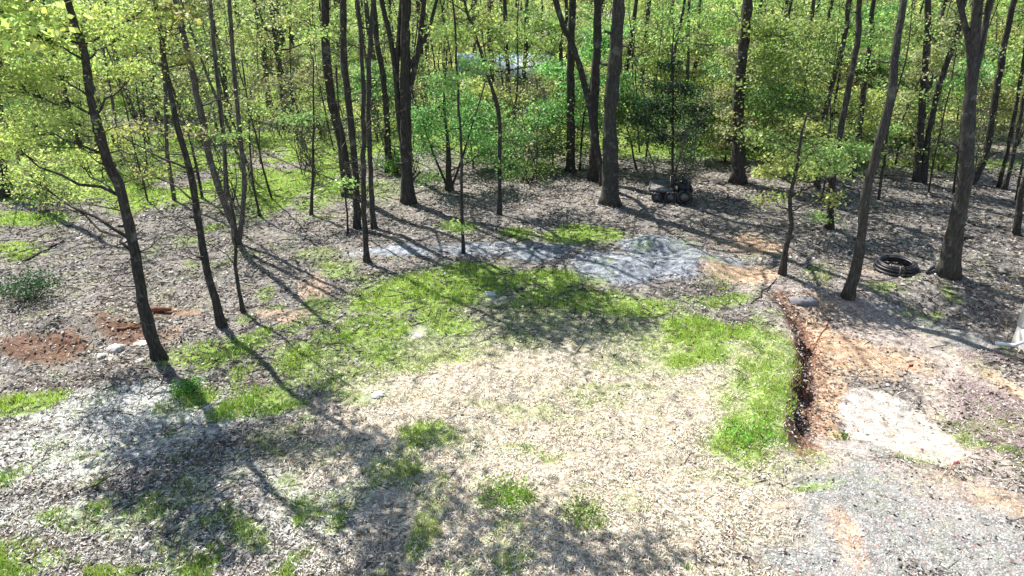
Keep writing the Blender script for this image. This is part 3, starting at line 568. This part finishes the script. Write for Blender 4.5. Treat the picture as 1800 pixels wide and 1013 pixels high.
# dark evergreen with a bluish crown
TR("evergreen_tree", "dark blue-green evergreen with a thin stem standing behind the old cart", [(1184,332),(1183,260),(1182,180),(1180,95)], 6, 3, 6.9,
   [(1180,120,22,300,0),(1170,155,30,420,.2),(1205,160,28,380,-.2),(1145,185,26,380,.3),(1185,195,36,520,0),(1222,190,26,360,.2),(1135,215,20,220,0),(1160,240,30,360,-.3),(1205,235,34,420,.3,(.07,.19,.10)),(1235,215,16,160,0),(1180,270,26,200,.2,(.12,.27,.13)),(1150,280,18,110,0,(.14,.28,.14)),(1215,275,22,140,0,(.12,.26,.13))],
   tint=GREEN_D, crown_n=0, leaf=.075, cat='evergreen tree')
# ---- woodland behind: prototypes copied one by one
def proto_tall(k):
    tb = MB(); lb = MB(); h = random.uniform(15, 20); r0 = random.uniform(.11, .24); lean = (random.uniform(-.9, .9), random.uniform(-.9, .9)); n = 9
    T = np.array([(lean[0] * (i / n) ** 1.2 + random.gauss(0, .09) * (i > 0), lean[1] * i / n + random.gauss(0, .09) * (i > 0), -.1 + h * i / n) for i in range(n + 1)])
    R = r0 * (1 - .85 * np.linspace(0, 1, n + 1)); R[0] *= 1.35; T, R = resample(T, R, .8); tb.tube(T, R, 7)
    for q in range(16):
        z0 = random.uniform(3., h * .96) if q > 4 else random.uniform(2.2, 7); j = int(np.argmin(abs(T[:, 2] - z0))); a = q * 2.4 + random.random(); L = random.uniform(.8, 3.2) * (1.1 - .5 * z0 / h)
        e = T[j] + np.array([math.cos(a) * L, math.sin(a) * L, L * random.uniform(.1, .7)]); tt = wob(T[j], e, 5, .05); tb.tube(tt, np.linspace(R[j] * .35, .012, 5), 4, False)
        for w in range(3): tb.tube(wob(tt[2 + w % 3], tt[2 + w % 3] + RNG.normal(size=3) * .6, 3, .05), [.012, .009, .005], 3, False)
        if q > 2: spray(tb, lb, tt[2], e, L * .55 + .3, 90 if z0 < 8 else 110, .17, GREEN_M, .012, .5, 6)
    return tb, lb
def proto_under(k):
    tb = MB(); lb = MB(); h = random.uniform(3.2, 7.5); n = 5; tint = [GREEN_M, GREEN_B, GREEN_Y, OLIVE][k % 4]
    T = np.array([(random.gauss(0, .14) * i, random.gauss(0, .14) * i, -.1 + h * i / n) for i in range(n + 1)]); R = np.linspace(.07, .012, n + 1); tb.tube(T, R, 5)
    for q in range(15):
        z0 = random.uniform(.16, 1.) * h; i = min(n - 1, int(z0 / h * n)); c0 = T[i] + (T[i + 1] - T[i]) * (z0 / h * n - i); a = q * 2.4 + random.random(); L = random.uniform(.6, 2.0) * (1.25 - .75 * z0 / h)
        e = c0 + np.array([math.cos(a) * L, math.sin(a) * L, L * random.uniform(.1, .5)]); tb.tube(wob(c0, e, 4, .05), [.022, .016, .011, .006], 3, False)
        spray(tb, lb, c0 + (e - c0) * .5, e, L * .5 + .3, 260, .16, tint, .009, .45, 7)
    return tb, lb
def protos(fn, n, mats):
    out = []
    for k in range(n):
        tb, lb = fn(k); out.append((tb.mesh("trunk", mats[k % len(mats)], True), lb.mesh("crown", M_LEAF)))
    return out
def proto_slim(k):
    tb = MB(); lb = MB(); h = random.uniform(8, 13); n = 12; p = np.array([0, 0, -.1]); d = np.array([random.gauss(0, .08), random.gauss(0, .08), 1]); T = [p]
    for i in range(n): d = d + np.array([random.gauss(0, .06), random.gauss(0, .06), 0]); d[:2] *= .9; T.append(T[-1] + d * h / n)
    T = np.array(T); r0 = random.uniform(.045, .09); R = r0 * (1 - .85 * np.linspace(0, 1, n + 1)); tb.tube(T, R, 6)
    for q in range(20):
        i = random.randint(2, n - 1); a = q * 2.4; L = random.uniform(.4, 1.6); e = T[i] + np.array([math.cos(a) * L, math.sin(a) * L, L * random.uniform(.1, .8)]); W_ = wob(T[i], e, 5, .06); tb.tube(W_, np.linspace(R[i] * .4, .006, 5), 3, False)
        for z in range(3): e2 = W_[2 + z % 3] + RNG.normal(size=3) * .35; tb.tube([W_[2 + z % 3], e2], [.009, .004], 3, False)
        if q % 2 == 0: spray(tb, lb, W_[2], e, L * .4 + .15, 40, .12, (GREEN_M, GREEN_Y, OLIVE)[k % 3], .008, .5, 4)
    return tb, lb
def proto_brush(k):
    tb = MB(); lb = MB()
    for q in range(random.randint(5, 9)):
        h = random.uniform(1.4, 3.6); a = random.uniform(0, 6.28); sp = random.uniform(.2, .9); T = wob((random.gauss(0, .15), random.gauss(0, .15), -.05), (math.cos(a) * sp * h * .5, math.sin(a) * sp * h * .5, h), 6, .05); tb.tube(T, np.linspace(.022, .006, 6), 4)
        for w in range(9):
            p0 = T[random.randint(1, 5)]; e = p0 + RNG.normal(size=3) * np.array([.38, .38, .22]) + np.array([0, 0, .25]); W_ = wob(p0, e, 4, .06); tb.tube(W_, [.009, .007, .005, .003], 3, False)
            for z in range(2): e2 = W_[2] + RNG.normal(size=3) * .22; tb.tube([W_[2], e2], [.005, .003], 3, False)
            m_ = random.randint(2, 9); lb.cards(e + RNG.normal(size=(m_, 3)) * .16, .08, .055, .3, colvar((OLIVE, GREEN_Y, GREEN_M)[k % 3], m_, .4, .12))
    return tb, lb
slim = protos(proto_slim, 8, [M_BARK, M_BARK2, M_BARK, M_BARK3]); brush = protos(proto_brush, 6, [M_BARK3, M_BARK2]); tall = protos(proto_tall, 9, [M_BARK, M_BARK2, M_BARK]); under = protos(proto_under, 10, [M_BARK2, M_BARK])
def plant(name, meshes, x, y, label, cat, group, s):
    r = empty(name, (x, y, H1(x, y)), random.uniform(0, 6.28)); r.scale = (s, s, s * random.uniform(.9, 1.1))
    for nm, me in zip(("trunk", "crown"), meshes):
        o = bpy.data.objects.new(nm, me); COL.objects.link(o); o.parent = r
    tag(r, label, cat, group)
def side(x, y):
    u = x / depth(x, y, 0)
    return "left" if u < -.3 else ("right" if u > .3 else "middle")
NB = {"left": "left part of the photo", "middle": "middle of the photo", "right": "right part of the photo"}
placed = []
def free(x, y, d):
    return all((x - a) ** 2 + (y - b) ** 2 > d * d for a, b in placed)
nt_ = nu_ = 0
while nt_ < 175:
    y = 36 + 90 * random.random() ** .9; half = .82 * depth(0, y, 0); x = random.uniform(-half, half)
    if x < -8 and y < 46 and random.random() < .6: continue
    if abs(x - 0) < 4.5 and 50 < y < 58: continue
    if not free(x, y, 1.9): continue
    placed.append((x, y)); sd_ = side(x, y); band = "just behind the clearing" if y < 55 else "deep in the wood"
    plant("broadleaf_tree", random.choice(tall), x, y, "tall slender tree standing %s, %s" % (band, NB[sd_]), "tree", "tall woodland trees, %s, %s" % (sd_, band), random.uniform(.75, 1.15)); nt_ += 1
while nu_ < 190:
    y = 33.5 + 75 * random.random() ** 1.15; half = .82 * depth(0, y, 0); x = random.uniform(-half, half)
    if x < -5 and y < 46 and random.random() < .7: continue
    if y < 40 and x < -2 and random.random() < .5: continue
    if abs(x + .6) < 3.4 and 36 < y < 58: continue
    if x < -.08 * y and random.random() < .7: continue
    if y > 60 and random.random() < .3: continue
    if not free(x, y, 1.5): continue
    placed.append((x, y)); sd_ = side(x, y); band = "just behind the clearing" if y < 55 else "deep in the wood"
    k = random.randrange(10); k = k if sd_ != "left" or random.random() < .4 else random.choice([2, 3, 6, 7])
    plant("young_tree", under[k], x, y, "leafy young understory tree %s, %s" % (band, NB[sd_]), "young tree", "young understory trees, %s, %s" % (sd_, band), random.uniform(.7, 1.15)); nu_ += 1
ns_ = 0
while ns_ < 150:
    y = 27 + 55 * random.random() ** 1.1; half = .82 * depth(0, y, 0); x = random.uniform(-half, half)
    if y < 32 and not (x < -10 or x > 12): continue
    if x > 0 and random.random() < .35: continue
    if not free(x, y, .9): continue
    placed.append((x, y)); sd_ = side(x, y); band = "near the wood edge" if y < 42 else "further back"
    plant("slender_tree", random.choice(slim), x, y, "thin crooked stem with bare twigs %s, %s" % (band, NB[sd_]), "slender tree", "thin crooked stems, %s, %s" % (sd_, band), random.uniform(.75, 1.1)); ns_ += 1
nb_ = 0
while nb_ < 110:
    y = 26 + 34 * random.random() ** .9; half = .82 * depth(0, y, 0); x = random.uniform(-half, half * .9)
    if y < 31 and not (x < -9 or 2 < x < 8): continue
    if x > 0 and random.random() < .4: continue
    if not free(x, y, 1.0): continue
    placed.append((x, y)); sd_ = side(x, y); band = "at the wood edge" if y < 40 else "under the far trees"
    plant("brush", random.choice(brush), x, y, "thin twiggy bush with few leaves %s, %s" % (band, NB[sd_]), "bush", "twiggy bushes, %s, %s" % (sd_, band), random.uniform(.8, 1.5)); nb_ += 1
# far wood as one mass
lb = MB(); tb = MB(); n = 60000; y = RNG.uniform(112, 260, n); x = RNG.uniform(-1, 1, n) * y * .95; cl_ = fbm(x, y, 9., 3); keep = RNG.random(n) < sstep(.3, .55, cl_); x, y = x[keep], y[keep]; n = len(x)
z = height(x, y) + RNG.uniform(.1, 1, n) ** 1.0 * (4 + 9 * fbm(x + 5, y, 14., 2)); lb.cards(np.stack([x, y, z], 1), .75, .6, .3, colvar(GREEN_M, n, .4, .15))
for k in range(260):
    yy = random.uniform(110, 240); xx = random.uniform(-.85, .85) * yy; h0 = H1(xx, yy); tb.tube([(xx, yy, h0 - .2), (xx + random.gauss(0, .3), yy, h0 + 7), (xx + random.gauss(0, .6), yy, h0 + 15)], [.22, .16, .07], 5)
fw = empty("far_wood", (0, 112, H1(0, 112))); fw['kind'] = 'stuff'; fw['label'] = "far-off sunlit spring woodland behind the nearer trees"; fw['category'] = "woodland"
for nm, mbb, mt in (("foliage", lb, M_LEAF), ("trunks", tb, M_BARK)):
    o = mbb.obj(nm, mt, fw); o.location = -fw.location; o['kind'] = 'stuff'
# ------------------------------------------------------------------ small things
M_RUBBER = simple("black_rubber", (.022, .022, .028), .6, 9, .45, .1, .005, .5)
M_METAL = simple("dull_steel", (.16, .16, .165), .4, 12, .5, .2, .004, .5, .6)
M_WOOD = simple("weathered_planks", (.33, .31, .29), .35, 14, .85)
M_WHITE = simple("white_siding", (.80, .81, .83), .06, 6, .5, .05)
M_STONE = simple("white_rock", (.50, .47, .44), .35, 9, .9, .8, .04)
M_FOUND = simple("pale_foundation", (.72, .70, .66), .15, 9, .9, .4, .02)
M_SLATE = simple("grey_slab", (.19, .19, .21), .2, 5, .8, .3)
M_RED = simple("red_plastic", (.62, .07, .06), .2, 20, .5)
M_PINK = simple("faded_pink_tape", (.80, .22, .24), .2, 20, .6)
M_LOG = simple("reddish_dead_wood", (.23, .10, .055), .5, 9, .9, .6, .02)
M_ROOF = simple("pale_blue_metal_roof", (.22, .31, .37), .12, 4, .45, .05)
M_ROOF2 = simple("grey_shingle_roof", (.16, .16, .17), .25, 18, .9, .3)
M_WALL = simple("tan_boards", (.50, .48, .44), .15, 4, .8)
M_GLASS = simple("dark_window_glass", (.03, .04, .05), .1, 2, .15, 0, .001, .6)

def rot_x(a): c, s = math.cos(a), math.sin(a); return [[1, 0, 0], [0, c, -s], [0, s, c]]
# black coil of pipe with a loose tail running to the thick forked tree
b = at(1574, 474); root = empty("pipe_coil", b); mb = MB(); pts = []; N = 260
for i in range(N):
    t = i / N * 7 * 2 * math.pi; r = .62 + .05 * math.sin(t * .37) - .03 * math.floor(t / 6.283) % 3 * .6; pts.append((r * math.cos(t) * (1 + .03 * math.sin(t * 1.3)), r * .92 * math.sin(t), .05 + .034 * (t / 6.283) + .03 * math.sin(t + .6)))
mb.tube(pts, .042, 7); mb.obj("coiled_pipe", M_RUBBER, root, True)
mb = MB(); e = at(1655, 462) - b; m1 = at(1628, 482) - b; q = np.array([(.60, -.18, .07), (1.0, -.25, .05), (1.25, .0, .05 + m1.z), (m1.x, m1.y, m1.z + .05), ((m1.x + e.x) / 2 + .2, (m1.y + e.y) / 2 - .1, e.z + .05), (e.x, e.y, e.z + .06)])
pp, rr = resample(q, np.full(len(q), .033), .1); mb.tube(pp, rr, 6); mb.obj("loose_end", M_RUBBER, root, True)
for a in (.6, 2.4, 4.4):
    mb = MB(); c_ = np.array([.6 * math.cos(a), .55 * math.sin(a), .17]); d_ = np.array([math.cos(a), math.sin(a), 0]); th = np.linspace(0, 2 * math.pi, 13)
    mb.tube([c_ + d_ * .11 * math.cos(w) + np.array([0, 0, .15 * math.sin(w)]) for w in th], .014, 5, False); mb.obj("tie_band", M_METAL, root, True)
tag(root, "black pipe rolled in a coil on the leaf litter left of the thick forked trunk", "pipe coil")

# old cart under the trees
b = at(1180, 352); root = empty("utility_cart", b, math.radians(-14))
def part(n, mat, fn, parent=root, smooth=False):
    mb = MB(); fn(mb); return mb.obj(n, mat, parent, smooth)
def wheel(x, y, r, w):
    mb = MB(); th = np.linspace(0, 2 * math.pi, 25)
    for k in range(3): mb.tube([(x + (r - .06) * math.cos(a), y + (k - 1) * w * .28, r + (r - .06) * math.sin(a)) for a in th], .062, 7, False)
    t = mb.obj("wheel", M_RUBBER, root, True); mb = MB(); mb.tube([(x, y - w * .42, r), (x, y + w * .42, r)], r * .56, 14); mb.tube([(x, y - w * .5, r), (x, y + w * .5, r)], r * .16, 8); mb.obj("rim", M_METAL, t)
for (x, y, r) in ((.55, -.52, .34), (.55, .52, .34), (-.05, -.5, .28), (-.62, .5, .24), (-.62, -.5, .24)): wheel(x, y, r, .2)
part("bed", simple("dark_grey_planks", (.17, .165, .16), .4, 14, .85), lambda m: [m.box((-.48, -.36 + .18 * k, .60), (.98, .165, .035)) for k in range(5)])
part("bed_side", M_METAL, lambda m: (m.box((-.48, -.47, .52), (1.0, .03, .16)), m.box((-.48, .47, .60), (1.0, .03, .26)), m.box((-.99, 0, .56), (.03, .96, .2))))
part("chassis", M_METAL, lambda m: (m.box((0, -.25, .36), (1.5, .07, .09)), m.box((0, .25, .36), (1.5, .07, .09)), m.tube([(.55, -.45, .34), (.55, .45, .34)], .03), m.tube([(-.62, -.45, .24), (-.62, .45, .24)], .03)))
part("engine_cover", M_RUBBER, lambda m: (m.box((.5, 0, .66), (.5, .62, .36)), m.box((.46, 0, .88), (.4, .5, .1))))
part("seat", M_RUBBER, lambda m: (m.box((.22, 0, .82), (.34, .5, .1)), m.box((.40, 0, 1.02), (.09, .5, .34))))
part("frame_rail", M_METAL, lambda m: (m.tube([(-.1, -.42, .5), (-.12, -.42, 1.22), (.62, -.42, 1.24), (.66, -.42, .55)], .02, 6), m.tube([(-.1, .42, .5), (-.12, .42, 1.22), (.62, .42, 1.24), (.66, .42, .55)], .02, 6), m.tube([(-.12, -.42, 1.22), (-.12, .42, 1.22)], .02, 6)))
part("handlebar", M_METAL, lambda m: (m.tube([(-.08, 0, .55), (-.02, 0, 1.0)], .02, 6), m.tube([(-.02, -.22, 1.0), (-.02, .22, 1.02)], .02, 6)))
root.scale = (.97, .97, .97)
tag(root, "old utility cart with grey bed and black wheels, right of the thickest trunk", "cart")

# rocks
def rock(px, py, r, flatn, label, mat=None, seed=0, cat="rock"):
    b = at(px, py); rg = np.random.default_rng(seed); mb = MB(); nu, nv = 12, 8; v = []
    for j in range(nv + 1):
        for i in range(nu):
            a = 2 * math.pi * i / nu; p = math.pi * j / nv; k = 1 + .28 * rg.normal() * math.sin(p) * .6
            v.append((r * k * math.cos(a) * math.sin(p) * 1.2, r * k * math.sin(a) * math.sin(p), r * flatn * k * math.cos(p) + r * flatn * .35))
    f = [(j * nu + i, j * nu + (i + 1) % nu, (j + 1) * nu + (i + 1) % nu, (j + 1) * nu + i) for j in range(nv) for i in range(nu)]
    mb.add(v, [q[::-1] for q in f]); o = mb.obj("rock", mat or M_STONE); o.location = b - Vector((0, 0, r * flatn * .25)); o.rotation_euler.z = seed; o.scale = (.8, .8, .75); tag(o, label, cat)
rock(203, 614, .26, .65, "largest white rock left of the leaning trunk's foot", seed=1)
rock(178, 626, .13, .6, "small pale rock just left of the largest white rock", seed=2)
rock(248, 604, .20, .3, "flat cream stone between the white rock and the leaning trunk", simple("cream_stone", (.66, .58, .46), .2, 6), 3)
rock(246, 634, .12, .5, "pale grey stone in front of the flat cream stone", seed=4)
rock(664, 694, .17, .35, "flat white stone in the straw near the middle of the clearing", seed=5)
rock(862, 517, .20, .35, "grey-white stone lying in the shaded green grass", simple("grey_stone", (.50, .52, .50), .2, 6), 6)
rock(734, 592, .18, .3, "pale stone at the lower edge of the bright green grass", seed=7)
rock(1262, 322, .42, .5, "dark stump-like boulder behind and right of the old cart", simple("dark_rock", (.07, .065, .06), .4, 6), 8)
rock(1238, 318, .26, .5, "smaller dark boulder beside the stump-like one", simple("dark_rock_small", (.08, .075, .07), .4, 6), 9)
# slab on the track
b = at(1412, 527); mb = MB(); v_ = [(-.42, -.20), (-.1, -.26), (.36, -.22), (.44, .02), (.34, .24), (-.05, .27), (-.40, .18), (-.46, -.02)]; k_ = len(v_); mb.add([(a, c, -.06) for a, c in v_] + [(a * .94, c * .92, .045 + .012 * math.sin(7 * a)) for a, c in v_], [(i, (i + 1) % k_, k_ + (i + 1) % k_, k_ + i) for i in range(k_)] + [(8, 9, 10, 11), (8, 11, 12, 15), (12, 13, 14, 15)]); o = mb.obj("stone_slab", M_SLATE); o.location = b; o.rotation_euler.z = -.12
tag(o, "flat grey slab lying on the clay track near the top of the dark bank", "slab")
# log and sticks
def stick(px0, py0, px1, py1, r, name, label, mat, cat="fallen branch", fork=True, group=None):
    a = at(px0, py0); c = at(px1, py1); mb = MB(); p = wob((0, 0, r * .8), (c.x - a.x, c.y - a.y, c.z - a.z + r * .8), 8, .02)
    p[:, 2] = [H1(a.x + q_[0], a.y + q_[1]) - a.z + r * .9 for q_ in p]; mb.tube(p, np.linspace(r, r * .55, 8), 7)
    if fork:
        for k in (3, 5): mb.tube([p[k], p[k] + np.array([.25, -.2 + .1 * k, r * 2]), p[k] + np.array([.5, -.3 + .12 * k, r * 3])], [r * .5, r * .35, r * .15], 5)
    o = mb.obj(name, mat, None, True); o.location = a; tag(o, label, cat, group)
stick(266, 551, 302, 549, .10, "fallen_log", "short reddish log lying just right of the leaning trunk", M_LOG, "log", False)
stick(205, 580, 245, 577, .035, "fallen_branch", "short dark stick on the reddish dirt left of the leaning trunk", M_LOG)
stick(455, 262, 600, 322, .05, "fallen_branch", "long pale fallen branch slanting over the leaf litter left of the trunk cluster", M_BARK3)
stick(1196, 570, 1222, 588, .03, "fallen_branch", "pale straight stick lying across the bright grass on the right", M_WOOD, fork=False)
stick(1420, 622, 1460, 560, .02, "fallen_branch", "thin dark stick on the pale track beside the bank", M_LOG)
stick(130, 866, 172, 862, .03, "fallen_branch", "thin black stick on the grey ash-coloured ground, lower left", M_BARK)
stick(1390, 318, 1400, 332, .04, "fallen_branch", "pale broken stick under the yellow-green sprays", M_BARK3)
stick(40, 462, 112, 424, .04, "fallen_branch", "curved dark branch on the litter below the little lawn on the left", M_BARK)
stick(1320, 535, 1365, 490, .025, "fallen_branch", "dark bent branch at the foot of the crooked little tree", M_BARK)
# survey marks
def flag(px, py, h, mat, label):
    b = at(px, py); root = empty("survey_flag", b); mb = MB(); mb.tube([(0, 0, -.03), (.02, 0, h)], .007, 6); mb.obj("stake", mat, root)
    mb = MB(); mb.box((.07, 0, h - .045), (.12, .006, .08), .3); mb.box((.12, .01, h - .06), (.05, .006, .05), .6); mb.obj("pennant", mat, root); tag(root, label, "flag")
flag(1592, 660, .34, simple("dark_red_stake", (.38, .05, .04), .2, 20), "dark red marker stake above the white gravel circle")
flag(1668, 832, .30, M_PINK, "faded pink marker flag right below the white gravel circle")

# low plants
def weed(px, py, r, n, tint, label, h=.3, name="weed_clump", cat="plant", leaf=.06):
    b = at(px, py); root = empty(name, b); st = MB(); lv = MB()
    for k in range(max(5, int(n / 14))):
        a = random.uniform(0, 6.28); q = r * random.random() ** .5; e = np.array([math.cos(a) * q, math.sin(a) * q, h * random.uniform(.4, 1.1)]); st.tube([(0 + e[0] * .3, e[1] * .3, -.02), e], [.006, .003], 3, False)
        m_ = 14; lv.cards(e + RNG.normal(size=(m_, 3)) * np.array([.09, .09, .05]) * (r / .35), leaf, leaf * .6, .4, colvar(tint, m_, .3, .12))
    st.obj("stems", M_BARK2, root); lv.obj("leaves", M_LEAF, root); tag(root, label, cat)
weed(50, 530, .75, 1300, (.04, .13, .06), "dark green low bush put in for the shadow on the left edge", .7, "shrub", "shrub", .08)  # bush added in place of a dark teal shadow
weed(330, 688, .35, 420, (.10, .30, .03), "bright green tuft crossed by the leaning trunk's shadow", .2)
weed(885, 872, .52, 420, (.24, .42, .06), "roundest bright green weed tuft in the straw, bottom centre", .12)
weed(1008, 902, .45, 300, (.20, .32, .06), "duller olive weed tuft right of the bright one, bottom centre", .18)
weed(1310, 768, .6, 420, (.22, .40, .06), "thick green weed tuft at the lower end of the dark bank", .2)
weed(1262, 508, .5, 260, (.36, .46, .10), "sprawling pale green weed on the far rim of the grassy pad", .3)
weed(1478, 768, .15, 100, (.14, .26, .04), "tiny green tuft on the left edge of the white gravel circle", .12)
weed(690, 305, .8, 900, (.14, .36, .07), "bright green bush beside the many-stemmed tree's left foot", 1.0, "shrub", "shrub", .10)
weed(760, 330, .7, 400, (.20, .36, .08), "light green bush right of the many-stemmed tree's foot", .7, "shrub", "shrub", .10)
weed(930, 318, 1.2, 1100, (.17, .34, .07), "wide low green bush between the thin curved trunk and the black trunk", .8, "shrub", "shrub", .11)
weed(90, 372, .9, 700, (.12, .22, .07), "drooping olive bush above the small lawn on the left", 1.3, "shrub", "shrub", .10)
weed(1650, 300, 1.0, 500, (.26, .42, .07), "low green bush beside the leaning pair of trunks", .9, "shrub", "shrub", .11)
weed(1600, 235, 1.8, 700, (.30, .46, .08), "yellowish bush in the field left of the leaning pair", 1.3, "shrub", "shrub", .15)
weed(560, 232, 1.8, 900, (.07, .20, .06), "dark green low shrub on the sunny grass behind the lone sapling", 1.0, "shrub", "shrub", .13)

# ------------------------------------------------------------------ buildings
def gable(mb, x0, x1, y0, y1, z0, zr, t=.12, axis='x'):
    if axis == 'x':
        ym = (y0 + y1) / 2; pr = [(y0, z0), (ym, zr), (y1, z0), (y1, z0 - t), (ym, zr - t), (y0, z0 - t)]; v = [(x, p[0], p[1]) for x in (x0, x1) for p in pr]
    else:
        xm = (x0 + x1) / 2; pr = [(x0, z0), (xm, zr), (x1, z0), (x1, z0 - t), (xm, zr - t), (x0, z0 - t)]; v = [(p[0], y, p[1]) for y in (y0, y1) for p in pr]
    f = [(i, (i + 1) % 6, 6 + (i + 1) % 6, 6 + i) for i in range(6)]; mb.add(v, f + [(0, 1, 4, 5), (1, 2, 3, 4), (6, 11, 10, 7), (7, 10, 9, 8)])
# white house at the right edge
c = at(1786, 606); hb = empty("white_house", (c.x, c.y, c.z)); W_, D_, Hh = 8.5, 9.0, 3.2
def hp(n, mat, fn, parent=hb): m = MB(); fn(m); return m.obj(n, mat, parent)
hp("foundation", M_FOUND, lambda m: m.box((W_ / 2 - .04, -D_ / 2 + .04, .1), (W_ + .08, D_ + .08, .9)))
def clap(m):
    for k in range(16): m.box((W_ / 2, -D_ / 2, .64 + k * .16), (W_ + (.0), D_, .156)); m.box((W_ / 2, -D_ / 2, .575 + k * .16), (W_ + .03, D_ + .03, .02))
hp("wall", M_WHITE, clap)
for (x, y) in ((0, 0), (W_, 0), (0, -D_), (W_, -D_)): hp("corner_trim", M_WHITE, lambda m: m.box((x, y, 1.85), (.2, .2, 2.56)))
hp("downspout", simple("white_downspout", (.62, .68, .76), .05, 5, .4), lambda m: (m.tube([(-.16, -.45, 3.1), (-.16, -.45, .35), (-.30, -.30, .15), (-.62, -.05, .08)], .05, 8)))
hp("roof", M_ROOF2, lambda m: gable(m, -.5, W_ + .5, -D_ - .5, .5, Hh, Hh + 2.4, .15, 'y'))
hp("gable_wall", M_WHITE, lambda m: (m.add([(0, -.02, Hh - .05), (W_, -.02, Hh - .05), (W_ / 2, -.02, Hh + 2.1), (0, -.08, Hh - .05), (W_, -.08, Hh - .05), (W_ / 2, -.08, Hh + 2.1)], [(0, 1, 4, 3), (1, 2, 5, 4), (2, 0, 3, 5)], [(0, 2, 1), (3, 4, 5)])))
for y in (-2.6, -6):
    w = hp("window", M_WHITE, lambda m: (m.box((-.04, y, 2.55), (.1, 1.1, .1)), m.box((-.04, y, 1.25), (.1, 1.1, .1)), m.box((-.04, y - .5, 1.9), (.1, .1, 1.2)), m.box((-.04, y + .5, 1.9), (.1, .1, 1.2)), m.box((-.04, y, 1.9), (.06, .9, .05))))
    hp("pane", M_GLASS, lambda m: m.box((-.025, y, 1.9), (.02, .92, 1.2)), w)
tag(hb, "white house corner with pale foundation and downspout at the right edge of the photo", "house")
# buildings far behind
def hut(px, py, w, d, h, rz, roof, wall, label, name="shed"):
    b = at(px, py); r = empty(name, b, rz); q = lambda n, mat, fn, p=r: (lambda m: (fn(m), m.obj(n, mat, p))[1])(MB())
    q("wall", wall, lambda m: (m.box((0, 0, h / 2 - .1), (w, d, h + .2)), m.add([(x, y, z) for x in (-w / 2 + .01, w / 2 - .01) for (y, z) in ((-d / 2, h - .01), (d / 2, h - .01), (0, h + 1.1))], [(0, 1, 4, 3), (1, 2, 5, 4), (2, 0, 3, 5)], [(0, 2, 1), (3, 4, 5)])))
    q("roof", roof, lambda m: gable(m, -w / 2 - .35, w / 2 + .35, -d / 2 - .4, d / 2 + .4, h + .1, h + 1.4, .1))
    q("door", M_METAL, lambda m: m.box((w * .18, -d / 2 - .02, 1.0), (.95, .06, 2.0)))
    for x in (-w * .3,):
        f = q("window", M_WHITE, lambda m: m.box((x, -d / 2 - .02, 1.5), (1.2, .06, 1.0))); q("pane", M_GLASS, lambda m: m.box((x, -d / 2 - .055, 1.5), (1.0, .03, .8)), f)
    tag(r, label, "building")
hut(885, 172, 6.2, 4.5, 1.9, .1, M_ROOF, M_WALL, "low building with pale blue roof glimpsed through leaves behind the centre bushes")
hut(1020, 82, 12, 7, 2.6, -.1, simple("pale_grey_roof", (.36, .37, .37), .1, 3, .6), M_WALL, "long pale building glimpsed far behind between the dark centre trunks", "house")
